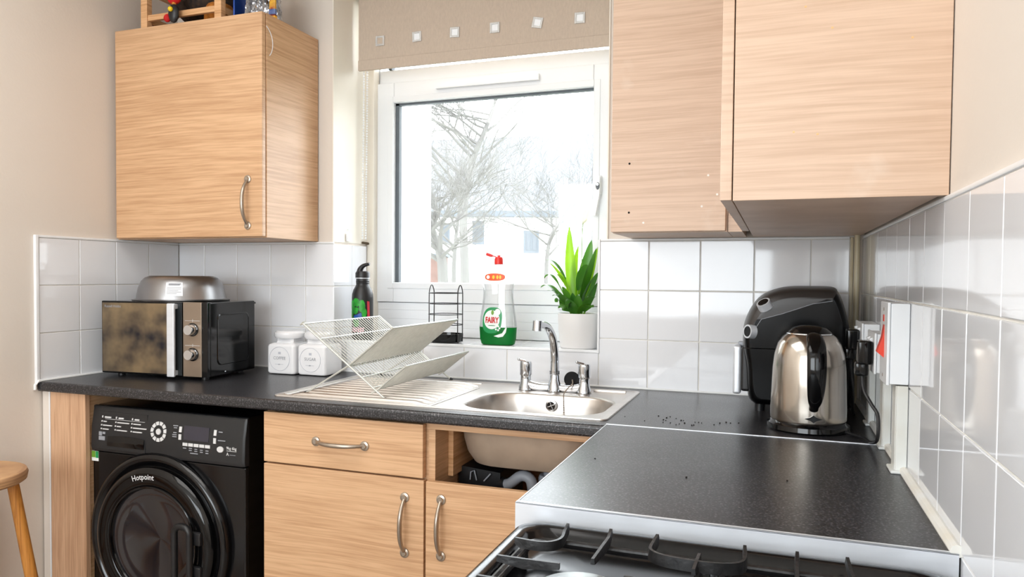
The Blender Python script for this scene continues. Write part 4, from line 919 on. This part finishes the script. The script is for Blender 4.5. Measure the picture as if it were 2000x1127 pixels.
# pixel -> plane point, computed once here so each leaf gets its own depth behind or before the pot axis
def pix(px, py, y):
    x = (px - 1000 + 54.62) / F; yy = -(py - 563.5 - 21.0) / F; d = fw + r3 * x + u3 * yy; t_ = (y - CAM.y) / d.y; return CAM + d * t_
def leaf(base, mid, tip, w, m_, stemlen=.35, tilt=0.0, fold=.18):
    C_ = bez([base, mid, tip], 18); n0 = int(18 * stemlen); st = C_[:n0 + 1]; bl_ = C_[n0:]
    part('stem', MB().tube(st, [.0022 - .0007 * i / len(st) for i in range(len(st))], 6), M['stem'], pp)
    b = MB(); rows_ = []; side0 = Vector((math.cos(tilt), math.sin(tilt), 0)); k = len(bl_)
    for i, p in enumerate(bl_):
        u = i / (k - 1); ww = w * (math.sin(math.pi * min(1, u * .93 + .05)) ** .75) * (1 - .35 * u) * 1.15
        if i == k - 1: ww = .0003
        d = (bl_[min(i + 1, k - 1)] - bl_[max(i - 1, 0)]).normalized(); s_ = (side0 - d * side0.dot(d)).normalized(); nn = s_.cross(d)
        rows_.append([p - s_ * ww + nn * ww * fold, p - s_ * ww * .5 + nn * ww * fold * .6 + nn * .0006 * math.sin(i * 2), p, p + s_ * ww * .5 + nn * ww * fold * .6, p + s_ * ww + nn * ww * fold])
    b.loft(rows_, closed=False, cap=False); part('leaf', b, m_, pp, ang=80)
LF = [  # tip px, tip py, mid px, mid py, y offset, half width m, bright?, tilt
    (1112, 442, 1112, 560, .00, .0175, 1, .1, .42), (1130, 480, 1108, 560, .02, .014, 1, .9, .45), (1156, 468, 1135, 560, .03, .020, 0, .2, .45),
    (1168, 482, 1148, 570, -.01, .018, 1, -.7, .45), (1165, 484, 1140, 555, -.03, .016, 0, 1.0, .42),
    (1066, 508, 1095, 500, .00, .009, 0, 1.1, .5), (1062, 545, 1080, 510, -.02, .008, 0, 1.0, .5), (1072, 512, 1110, 545, .02, .008, 1, .8, .4), (1056, 562, 1075, 540, -.03, .011, 0, 1.0, .45),
    (1068, 568, 1095, 560, -.04, .010, 0, .9, .4), (1148, 517, 1128, 525, -.04, .014, 0, .4, .45), (1084, 590, 1095, 575, -.05, .020, 0, .6, .3),
    (1100, 604, 1100, 580, -.06, .022, 0, .3, .3), (1168, 532, 1150, 560, -.02, .015, 0, .9, .4), (1168, 552, 1150, 585, -.04, .012, 0, .8, .35),
    (1166, 580, 1145, 575, -.05, .014, 0, .5, .3), (1160, 600, 1145, 585, -.06, .014, 0, .4, .3), (1112, 545, 1110, 580, .03, .012, 1, .3, .4), (1118, 572, 1120, 590, -.03, .012, 0, .5, .3),
    (1142, 560, 1135, 590, .02, .011, 1, .4, .4), (1090, 602, 1105, 590, -.03, .018, 0, .8, .25), (1150, 540, 1138, 575, .0, .013, 0, -.5, .4), (1098, 560, 1108, 575, -.02, .013, 0, .9, .35), (1078, 578, 1098, 568, -.05, .012, 0, .8, .35), (1105, 585, 1112, 592, -.06, .016, 0, .2, .2), (1128, 575, 1128, 590, -.055, .014, 0, .3, .25), (1152, 592, 1142, 590, -.065, .014, 0, .6, .25), (1140, 520, 1125, 565, -.01, .010, 1, .6, .5), (1086, 535, 1108, 545, .01, .010, 1, .8, .45)]
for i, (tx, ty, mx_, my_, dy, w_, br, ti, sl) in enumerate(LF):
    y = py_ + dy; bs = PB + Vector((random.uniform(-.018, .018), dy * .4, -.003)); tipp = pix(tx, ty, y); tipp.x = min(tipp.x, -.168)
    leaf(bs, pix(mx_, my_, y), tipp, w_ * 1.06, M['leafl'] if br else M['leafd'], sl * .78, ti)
fs = [PB + Vector((.004, .01, 0)), pix(1138, 560, .09), pix(1134, 470, .09), pix(1139, 433, .09)]
part('flower_stalk', MB().tube(bez(fs, 14), .0014, 6), M['stem'], pp)
leaf(pix(1138.5, 438, .09), pix(1143, 425, .085), pix(1151, 398, .09), .0095, M['spathe'], 0.05, .3, .5)
part('spadix', MB().tube([pix(1141, 434, .088), pix(1147, 428, .086)], [.0018, .0010], 8), M['spathe'], pp)

# ------------------------------------------------------------------ air fryer (front faces left along -X)
af = thing('air_fryer', 'glossy black air fryer with silver handle in the worktop corner behind the kettle', 'air fryer', (.415, -.19, .91))
ZB = .91
prof = [(.318, .016), (.302, .030), (.296, .06), (.292, .12), (.284, .170), (.286, .215), (.296, .250), (.314, .282), (.338, .304), (.372, .318), (.410, .3235), (.455, .324), (.492, .3235), (.508, .318), (.520, .295), (.534, .245), (.545, .19), (.551, .13), (.553, .06), (.550, .028), (.535, .016)]
prof = [(p.x, ZB + p.y) for p in smooth_path([(a, c, 0) for a, c in prof], 3)]
pc = (.425, ZB + .16)
DS = [(0, .84), (.003, .885), (.009, .925), (.020, .955), (.045, .982), (.085, .996), (.134, 1)]
def fr(p, s_, e=0): return (pc[0] + (p[0] - pc[0]) * (s_ + e), max(ZB + .0155, pc[1] + (p[1] - pc[1]) * (s_ + e)))
b = MB(); rings = []
for d_, s_ in DS + [(.268 - d_, s_) for d_, s_ in DS[:-1][::-1]]:
    rings.append([(fr(p, s_)[0], -.312 + d_, fr(p, s_)[1]) for p in prof])
b.loft(rings); body = part('body', b, M['fryblack'], af, ang=60)
for x in (.33, .52):
    for y in (-.25, -.10): part('foot', MB().cyl((x, y, ZB), (x, y, ZB + .018), .012), M['blackpl'], af)
# brownish-black fascia wrapping the front top (visor)
b = MB(); rings = []; LOW = [.240, .239, .241, .246, .256, .268, .282, .294, .302]
LOW = [LOW[q // 3] + (LOW[min(q // 3 + 1, 8)] - LOW[q // 3]) * (q % 3) / 3 for q in range(25)]
for q, p in enumerate(prof[15:40]):
    pts = [(fr(p, s_, .008)[0], -.312 + d_, fr(p, s_, .008)[1]) for d_, s_ in DS[::-1]]
    e0_ = fr(p, .835); lx_ = .318 + (e0_[0] - .318) * .94 if q < 12 else e0_[0]; lz_ = ZB + LOW[q]
    pts += [(e0_[0], -.3135, e0_[1]), ((e0_[0] + lx_) / 2, -.3140, (e0_[1] + lz_) / 2), (lx_, -.3138, min(lz_, e0_[1] - .002)), (lx_, -.3115, min(lz_, e0_[1] - .002) - .001)]
    rings.append(pts)
b.loft(rings, closed=False, cap=False); part('visor', b, M['visor'], af, ang=60)
b = MB(); b.tube([r_[-2] for r_ in rings[::6] + [rings[-1]]], .0009, 6); part('visor_edge', b, M['printgrey'], af)
def knob(c, dirv, r, hgt, nm):
    c = Vector(c); d = Vector(dirv).normalized(); h = part(nm, MB().tube([c, c + d * hgt], [r * 1.05, r], 28), M['alu'], af)
    part('knob_face', MB().tube([c + d * (hgt - .0002), c + d * (hgt + .001)], [r * .78, r * .74], 24), M['blackgloss'], h)
knob((.342, -.306, ZB + .270), (-.42, -.45, .78), .0175, .018, 'dial')
knob((.312, -.306, ZB + .208), (-.80, -.58, .08), .0175, .017, 'dial')
b = MB(); b.box(.262, .283, -.262, -.19, ZB + .040, ZB + .168, .007, 3); part('handle_face', b, M['alu'], af)
b = MB(); b.box(.282, .308, -.275, -.20, ZB + .05, ZB + .166, .008, 3); part('handle', b, M['blackpl'], af)
b = MB(); b.box(.272, .298, -.215, -.195, ZB + .160, ZB + .175, .004, 2); part('release_catch', b, M['greypipe'], af)
b = MB(); q = []
for p in prof:
    pass
b.box(.2885, .40, -.312, -.3095, ZB + .1655, ZB + .1675); part('basket_seam', b, M['hole'], af)

# ------------------------------------------------------------------ kettle
kc = Vector((.438, -.466, .91))
kt = thing('electric_kettle', 'stained stainless steel kettle with black handle on the right worktop', 'kettle', kc)
part('power_base', MB().lathe([(0, 0), (.086, 0), (.0885, .004), (.087, .014), (.081, .018), (.079, .022), (0, .022)], kc, 56), M['blackgloss'], kt)
part('steel_body', MB().lathe([(.0795, .0215), (.0815, .026), (.0815, .05), (.080, .10), (.0785, .140), (.075, .172), (.068, .196), (.058, .211), (.048, .219), (.044, .2195)], kc, 72), M['kettle'], kt)
part('lid', MB().lathe([(.0475, .219), (.046, .223), (.036, .232), (.020, .2375), (0, .238)], kc, 40), M['blackgloss'], kt)
part('lid_rim', MB().lathe([(.050, .218), (.0495, .2205), (.047, .2212)], kc, 40), M['chrome'], kt)
hd_ = Vector((.10, -1, 0)).normalized()
def kp(o_, z): return kc + hd_ * o_ + Vector((0, 0, z))
b = MB(); path = smooth_path([kp(.046, .216), kp(.075, .216), kp(.106, .195), kp(.116, .15), kp(.112, .11), kp(.100, .078), kp(.082, .058)], 5)
sd_ = hd_.cross(Vector((0, 0, 1)))
rings = []
for i, p in enumerate(path):
    d = (path[min(i + 1, len(path) - 1)] - path[max(i - 1, 0)]).normalized(); nrm = d.cross(sd_)
    u = i / (len(path) - 1); wv_ = .010 + .010 * math.sin(math.pi * min(1, u * 1.1)) ** .6; th_ = .0085
    rings.append([p + sd_ * wv_ * math.cos(t) + nrm * th_ * math.sin(t) for t in [2 * math.pi * k / 16 for k in range(16)]])
b.loft(rings); part('handle', b, M['blackgloss'], kt)
b = MB(); b.prism([(-.019, 0), (-.007, .0035), (0, .0085), (.007, .0035), (.019, 0), (.007, -.0035), (0, -.0085), (-.007, -.0035)], 'xz', 0, .002)
bmesh.ops.transform(b.b, matrix=Matrix.Translation(kp(.0835, .036)) @ Matrix.Rotation(.10, 4, 'Z'), verts=b.b.verts); part('badge', b, M['blackgloss'], kt)

# ------------------------------------------------------------------ sockets, switch, trunking, cables, pipe
sw = thing('cooker_switch', 'large white cooker switch box with red rocker on the right wall', 'switch', (.57, -.81, 1.14))
sb = part('back_box', MB().box(.555, XR - .0005, -.846, -.756, 1.068, 1.212, .002), M['whitepl'], sw)
part('face_plate', MB().box(.5495, .5548, -.848, -.754, 1.066, 1.214, .002), M['whitepl'], sw)
b = MB(); b.prism([(.5495, 1.172), (.5465, 1.150), (.538, 1.122), (.5495, 1.112)], 'xz', -.812, -.790); part('rocker', b, M['redsw'], sw, label='red rocker switch')
part('neon_slot', MB().box(.5485, .5496, -.808, -.794, 1.178, 1.190), M['redsw'], sw)
for z in (1.08, 1.20): part('screw', MB().lathe([(0, -.0008), (.003, -.0006), (.0035, 0)], (.5495, -.80, z), 10, 'x'), M['nickel'], sw)
def socket(y0, y1, z0, z1, label, xf=.548):
    s = thing('wall_socket', label, 'socket', (.57, (y0 + y1) / 2, (z0 + z1) / 2))
    part('back_box', MB().box(xf + .005, XR - .0005, y0 + .002, y1 - .002, z0 + .002, z1 - .002, .002), M['whitepl'], s)
    part('face_plate', MB().box(xf, xf + .0048, y0, y1, z0, z1, .002), M['whitepl'], s)
    for y in (y0 + .035, y1 - .045):
        b = MB(); b.prism([(xf, z1 - .012), (xf - .006, z1 - .014), (xf - .002, z1 - .024), (xf - .006, z1 - .036), (xf, z1 - .038)], 'xz', y, y + .013); part('switch', b, M['whitepl'], s)
    return s
socket(-.680, -.560, 1.066, 1.148, 'double white socket nearest the cooker switch on the right wall')
socket(-.437, -.288, 1.072, 1.154, 'double white socket deeper in the corner, behind the first')
def plug(y, z, label, cable):
    t = thing('plug', label, 'plug', (.535, y, z))
    b = MB(); b.box(.520, .5475, y - .024, y + .024, z - .022, z + .026, .005, 2); b.box(.516, .541, y - .014, y + .014, z - .046, z - .018, .005, 2); part('body', b, M['blackgloss'], t)
    part('cable', MB().tube(smooth_path(cable, 7), .0036, 8), M['blackpl'], t)
plug(-.650, 1.105, 'black plug of the kettle in the nearer wall socket', [(.530, -.650, 1.062), (.534, -.655, 1.03), (.546, -.675, 1.005), (.556, -.69, .985), (.556, -.69, .94), (.552, -.62, .9185), (.545, -.56, .915), (.522, -.52, .915), (.490, -.49, .920)])
plug(-.385, 1.112, 'black plug of the air fryer in the deeper wall socket', [(.530, -.385, 1.068), (.532, -.385, 1.03), (.540, -.35, .98), (.545, -.30, .93), (.553, -.25, .9165), (.547, -.20, .930)])
def trunk(y0, y1, z1, x0, n, label):
    b = MB(); b.box(x0, XR - .0005, y0, y1, .911, z1, .0015); b.box(x0 - .0012, x0 + .004, y0 + .004, y1 - .004, .911, z1, .001)
    b.box(x0 - .008, XR - .001, y0 - .008, y1 + .004, .9105, .9165, .0025); o = part('trunking', b, M['whitepl2']); setbase(o); tagone(o, label, 'trunking')
trunk(-.846, -.800, 1.066, .567, 0, 'white cable trunking below the red cooker switch')
trunk(-.640, -.590, 1.0655, .571, 0, 'white cable trunking below the nearer double socket')
trunk(-.375, -.330, 1.0715, .573, 0, 'white cable trunking in the corner below the deeper socket')
b = MB(); b.tube([(.571, -.030, .911), (.571, -.030, 1.376)], .0075, 14); o = part('corner_pipe', b, M['pipe']); setbase(o); tagone(o, 'yellowed painted pipe rising in the right corner', 'pipe')
struct('trim_15', MB().box(.5565, .564, -.006, .008, .911, TOPZ + .004, .001), M['pipe'])

# ------------------------------------------------------------------ cooker
ck = thing('gas_cooker', 'black freestanding gas cooker with pan supports, nearest the viewer', 'cooker', (.30, -1.56, 0))
CY0, CY1, CX0, CX1 = -1.845, -1.2765, .012, .575
part('oven_body', MB().box(CX0 + .012, CX1, CY0 + .01, CY1 - .004, .02, .862, .004), M['cooker'], ck)
for x in (.05, .54):
    for y in (CY0 + .05, CY1 - .05): part('foot', MB().cyl((x, y, 0), (x, y, .022), .02), M['blackpl'], ck)
part('oven_door', MB().box(CX0 - .006, CX0 + .0115, CY0 + .015, CY1 - .008, .12, .74, .004), M['blackgloss'], ck)
part('control_strip', MB().box(CX0 - .004, CX0 + .0115, CY0 + .012, CY1 - .006, .755, .855, .004), M['cooker'], ck)
for i in range(5):
    y = CY1 - .07 - i * .105
    part('control_knob', MB().lathe([(0, -.022), (.017, -.022), (.019, 0)], (CX0 - .004, y, .805), 20, 'x'), M['blackpl'], ck)
part('door_bar', MB().tube([(CX0 - .035, CY0 + .06, .70), (CX0 - .035, CY1 - .06, .70)], .009, 12), M['chrome'], ck)
K = 9
def cr_(i, z, r): return [(p[0], p[1], z) for p in rrect(CX0 + i, CX1 - i, CY0 + i, CY1 - i, r, K)]
b = MB(); b.loft([cr_(.004, .862, .034), cr_(0, .872, .036), cr_(.0015, .884, .036), cr_(.006, .8895, .034), cr_(.012, .891, .032), cr_(.020, .890, .030), cr_(.026, .886, .030), cr_(.029, .878, .040), cr_(.036, .870, .050), cr_(.050, .8665, .050), cr_(.10, .864, .04)], cap=True)
part('hob_top', b, M['cooker'], ck, ang=60)
def burner(x, y, r, nm='burner'):
    h = part(nm, MB().lathe([(r * 1.25, .862), (r * 1.2, .868), (r * .95, .870), (r * .92, .879), (r * .6, .880)], (x, y, 0), 40), M['burner'], ck)
    part('burner_cap', MB().lathe([(r * 1.0, .879), (r * 1.02, .882), (r * .98, .8855), (r * .7, .887), (0, .8875)], (x, y, 0), 48), M['burner'] , h, label='worn grey enamelled cap')
burner(.152, -1.485, .050); burner(.432, -1.47, .036); burner(.152, -1.72, .036); burner(.432, -1.72, .046)
gz = .906
def grate(xa, xb, y0, y1):
    g = thing('pan_support', 'x', 'pan support', ((xa + xb) / 2, (y0 + y1) / 2, .864))
    fr = rrect(xa, xb, y0, y1, .028, 5)
    part('lower_frame', MB().tube([(p[0], p[1], gz - .019) for p in fr], .0058, 8, closed=True), M['cast'], g)
    part('upper_frame', MB().tube([(p[0] + (.009 if p[0] < (xa + xb) / 2 else -.009), p[1] + (.011 if p[1] < (y0 + y1) / 2 else -.011), gz - .014) for p in fr], .0035, 8, closed=True), M['cast'], g)
    for x, y in ((xa, y1 - .03), (xb, y1 - .03), (xa, y0 + .03), (xb, y0 + .03)): part('leg', MB().tube([(x, y, gz - .018), (x, y, .8655)], .004, 6), M['cast'], g)
    return g
def bar(g, pts, h=.011, w=.0028):
    pts = [Vector(p) for p in pts]; rings = []
    for i, p in enumerate(pts):
        d = (pts[min(i + 1, len(pts) - 1)] - pts[max(i - 1, 0)]); d.z = 0; d.normalize(); s_ = Vector((-d.y, d.x, 0)) * w
        up_ = Vector((0, 0, 1)); hh = h * (.55 if i in (0, len(pts) - 1) else 1)
        rings.append([p - s_ - up_ * hh, p + s_ - up_ * hh, p + s_ * .7 + up_ * .0015, p - s_ * .7 + up_ * .0015])
    b = MB(); b.loft(rings); part('finger_bar', b, M['cast'], g)
g1 = grate(.052, .290, -1.83, -1.352); g1['label'] = 'left cast iron pan support on the gas cooker'
g2 = grate(.300, .536, -1.83, -1.350); g2['label'] = 'right cast iron pan support on the gas cooker, towards the tiled wall'
bar(g1, smooth_path([(.046, -1.407, gz), (.075, -1.410, gz), (.094, -1.404, gz), (.103, -1.385, gz), (.101, -1.360, gz + .002), (.101, -1.343, gz + .006)], 4))
b = MB(); b.tube(smooth_path([(.058, -1.408, gz - .004), (.060, -1.392, gz - .008), (.068, -1.380, gz - .010), (.09, -1.372, gz - .014)], 4), .003, 6); part('curl_bar', b, M['cast'], g1)
bar(g1, [(.159, -1.445, gz), (.160, -1.40, gz), (.161, -1.36, gz), (.161, -1.343, gz + .006)])
bar(g1, [(.045, -1.476, gz), (.08, -1.476, gz), (.125, -1.474, gz)])
bar(g1, [(.290, -1.49, gz), (.25, -1.487, gz), (.205, -1.484, gz)])
bar(g1, [(.045, -1.545, gz), (.08, -1.545, gz), (.11, -1.56, gz)])
bar(g1, [(.152, -1.60, gz), (.152, -1.57, gz), (.152, -1.54, gz)]); bar(g1, [(.055, -1.72, gz), (.12, -1.72, gz)]); bar(g1, [(.28, -1.72, gz), (.19, -1.72, gz)])
bar(g2, smooth_path([(.223, -1.341, gz + .006), (.220, -1.36, gz + .002), (.220, -1.382, gz), (.236, -1.397, gz), (.262, -1.402, gz), (.295, -1.402, gz), (.318, -1.396, gz), (.332, -1.382, gz), (.334, -1.36, gz + .002), (.333, -1.341, gz + .006)], 4), h=.013)
bar(g2, [(.278, -1.43, gz - .001), (.279, -1.402, gz), (.280, -1.375, gz)])
bar(g2, [(.394, -1.42, gz), (.394, -1.37, gz), (.395, -1.340, gz + .006)]); bar(g2, [(.456, -1.41, gz), (.454, -1.37, gz), (.452, -1.338, gz + .006)])
bar(g2, [(.53, -1.47, gz), (.47, -1.47, gz)]); bar(g2, [(.305, -1.47, gz), (.385, -1.47, gz)]); bar(g2, [(.53, -1.72, gz), (.47, -1.72, gz)]); bar(g2, [(.305, -1.72, gz), (.385, -1.72, gz)])

# ------------------------------------------------------------------ stool
sx0, sy0, sz0 = -1.660, -.955, .717
so = thing('wooden_stool', 'round-seated honey wood stool at the left wall', 'stool', (sx0, sy0, 0))
part('seat', MB().lathe([(0, sz0 - .034), (.134, sz0 - .034), (.142, sz0 - .028), (.145, sz0 - .012), (.141, sz0 - .003), (.13, sz0), (0, sz0)], (sx0, sy0, 0), 56), M['seatw'], so)
for i, a in enumerate((48, 138, 228, 318)):
    ca_, sa_ = math.cos(math.radians(a)), math.sin(math.radians(a))
    part('leg', MB().tube([(sx0 + .106 * ca_, sy0 + .106 * sa_, sz0 - .034), (sx0 + .158 * ca_, sy0 + .158 * sa_, .35), (sx0 + .210 * ca_, sy0 + .210 * sa_, 0)], [.015, .0165, .013], 14), M['honey'], so)
for z, a0 in ((.22, 48), (.30, 138)):
    for q in (0, 1):
        a, c = math.radians(a0 + 180 * q), math.radians(a0 + 180 * q + 90); r_ = .158 + (.35 - z) * .149
        part('rung', MB().tube([(sx0 + r_ * math.cos(a), sy0 + r_ * math.sin(a), z), (sx0 + r_ * math.cos(c), sy0 + r_ * math.sin(c), z)], .009, 10), M['honey'], so)

# crumbs on the worktop
b = MB()
for i in range(29):
    x, y = (random.gauss(.16, .06), random.gauss(-.50, .035)) if i < 26 else (random.uniform(.05, .4), random.uniform(-1.1, -.7))
    if y > -.56 or i >= 26: b.sphere((x, y, (.9102 if y > -.598 else .9107) + .0008), .0014 + .001 * random.random(), 6, (1, .8, .6))
o = part('crumbs', b, M['hole'], kind='stuff'); o['label'] = 'tiny dark crumbs scattered on the worktop near the metal joint strip'; o['category'] = 'crumbs'

# ------------------------------------------------------------------ outside
def ext(px, py, dist):
    x = (px - 1000 + 54.62) / F; yy = -(py - 563.5 - 21.0) / F; return CAM + (fwd + right * x + up * (yy + math.tan(PITCH) * 0)) * dist
def epos(px, py, dist):
    x = (px - 1000 + 54.62) / F; yy = -(py - 563.5 - 21.0) / F; d = fw + r3 * x + u3 * yy; return CAM + d * (dist / d.dot(fwd))
GZ = -1.9
o = struct('ground', MB().box(-60, 40, 0.5, 60, GZ - .2, GZ), M['extgrass'])
# white painted wing of this building, just left of the window
wl = epos(828, 350, 4.6)
wg = thing('building_wing', 'white painted brick wing seen at the left of the window pane', 'building', (wl.x - 1.5, wl.y + .6, GZ))
b = MB(); R4 = Matrix.Translation((wl.x, wl.y, 0)) @ Matrix.Rotation(YAW, 4, 'Z'); b.box(-3, 0, 0, .6, GZ, 5.5, 0, 1, R4)
part('wall', b, M['extwbrick'], wg)
b = MB(); z = 1.0
for k in range(22): b.box(-2.9, .0, -.003, .001, -.2 + k * .15, -.2 + k * .15 + .138, .001, 1, R4)
part('brick_courses', b, M['extwbrick'], wg, kind='stuff')
# house across
HD = 26.0
hR = Matrix.Translation((epos(985, 547, HD).x, epos(985, 547, HD).y, 0)) @ Matrix.Rotation(YAW - .02, 4, 'Z')
hz = lambda py: epos(985, py, HD).z
hx = lambda px: (px - 985) / F * HD
hs = thing('house', 'pale house with long slate roof across the garden', 'house', (hR.translation.x, hR.translation.y, GZ))
e0, e1 = hz(420), hz(414); rz_ = hz(228)
part('wall', MB().box(hx(700), hx(1500), 0, 6, GZ, e0, 0, 1, hR), M['extwhite'], hs)
b = MB(); b.loft([[(hx(690), -.35, e1), (hx(690), 5.0, rz_), (hx(690), 10.0, e1), (hx(690), 10.0, e1 - .1), (hx(690), -.3, e1 - .1)], [(hx(1510), -.35, e1), (hx(1510), 5.0, rz_ + .6), (hx(1510), 10, e1), (hx(1510), 10, e1 - .1), (hx(1510), -.3, e1 - .1)]])
bmesh.ops.transform(b.b, matrix=hR, verts=b.b.verts); part('roof', b, M['extroof'], hs)
part('gutter', MB().box(hx(690), hx(1510), -.45, -.30, e0 - .10, e1 + .02, .02, 1, hR), M['extfascia'], hs)
for x0, x1, y0, y1 in ((922, 945, 432, 478), (1022, 1052, 450, 494), (1140, 1165, 450, 494), (858, 878, 438, 478)):
    f_ = part('window', MB().box(hx(x0), hx(x1), -.06, .05, hz(y1), hz(y0), .01, 1, hR), M['extfascia'], hs)
    part('pane', MB().box(hx(x0) + .08, hx((x0 + x1) / 2) - .04, -.08, -.055, hz(y1) + .1, hz(y0) - .1, 0, 1, hR), M['extwin'], f_); part('pane', MB().box(hx((x0 + x1) / 2) + .04, hx(x1) - .08, -.08, -.055, hz(y1) + .1, hz(y0) - .1, 0, 1, hR), M['extwin'], f_)
part('door', MB().box(hx(1108), hx(1128), -.06, .05, GZ, hz(455), .01, 1, hR), M['extfascia'], hs)
# dormer gable / bush-like neighbour at right, brick shed low left
sh = epos(846, 520, 14); sR = Matrix.Translation((sh.x, sh.y, 0)) @ Matrix.Rotation(YAW, 4, 'Z')
bs_ = thing('brick_shed', 'low pinkish brick shed at the lower left of the view', 'shed', (sh.x, sh.y, GZ))
part('wall', MB().box(-.9, .20, 0, 1.5, GZ, epos(846, 500, 14).z, 0, 1, sR), M['extbrick'], bs_)
part('coping', MB().box(-.95, .24, -.05, 1.55, epos(846, 500, 14).z, epos(846, 495, 14).z, 0, 1, sR), M['extfascia'], bs_)
def tree(path, dist, r0, seed, label, spread=1.0, levels=4, nb=16):
    rnd = random.Random(seed); P_ = [epos(x, y, dist) for x, y in path]; P_ = smooth_path(P_, 5)
    t = thing('bare_tree', label, 'tree', (P_[0].x, P_[0].y, GZ)); trunk_ = MB(); tw = MB(); n_ = len(P_)
    trunk_.tube(P_, [r0 * (1 - .8 * i / n_) for i in range(n_)], 8)
    def grow(p, d, L, r, lv):
        pts = [p]; q = p.copy(); dd = d.copy()
        for i in range(5):
            dd = (dd + Vector((rnd.uniform(-.2, .2), rnd.uniform(-.2, .2), rnd.uniform(-.10, .16)))).normalized(); q = q + dd * L / 5; pts.append(q.copy())
        rs = [max(r * (1 - .7 * i / 5), .0022) for i in range(6)]
        tw.tube(pts, rs, 4 if lv > 1 else 3, cap=False)
        if lv <= 0: return
        for k in range(5):
            i = rnd.choice((1, 2, 3, 4, 5)); a = rnd.uniform(0, 6.28); sp2 = rnd.uniform(.5, 1.1)
            nd = (dd + Vector((math.cos(a), math.sin(a), rnd.uniform(-.3, .5))) * sp2).normalized()
            grow(pts[i], nd, L * rnd.uniform(.45, .75), rs[i] * rnd.uniform(.5, .7), lv - 1)
    for k in range(nb):
        i = int(n_ * (.35 + .64 * k / nb)); i = min(i, n_ - 1); a = rnd.uniform(0, 6.28)
        u = i / n_; grow(P_[i], Vector((math.cos(a), math.sin(a), rnd.uniform(.1, .9))).normalized(), spread * rnd.uniform(.7, 1.2) * (1.15 - u * .5), r0 * (1 - .8 * u) * .55, levels)
    part('trunk', trunk_, M['bark'], t); part('twigs', tw, M['bark'], t, kind='stuff')
tree([(905, 900), (908, 560), (905, 440), (912, 360), (928, 300), (945, 260), (962, 215), (975, 165)], 12, .085, 5, 'tall bare winter tree at the middle of the window view', 1.5, 3, 20)
tree([(872, 900), (866, 560), (858, 490), (842, 440), (832, 380)], 8, .075, 9, 'thick-trunked bare tree at the left edge of the window view', .8, 3, 14)
tree([(1062, 900), (1066, 560), (1074, 470), (1092, 440), (1120, 420)], 15.5, .06, 21, 'thin bare tree at the right of the view behind the plant', 1.6, 3, 16)
tree([(885, 900), (886, 560), (890, 470), (898, 400), (902, 340)], 19.5, .08, 33, 'distant slender bare tree in front of the pale house', 2.2, 3, 16)
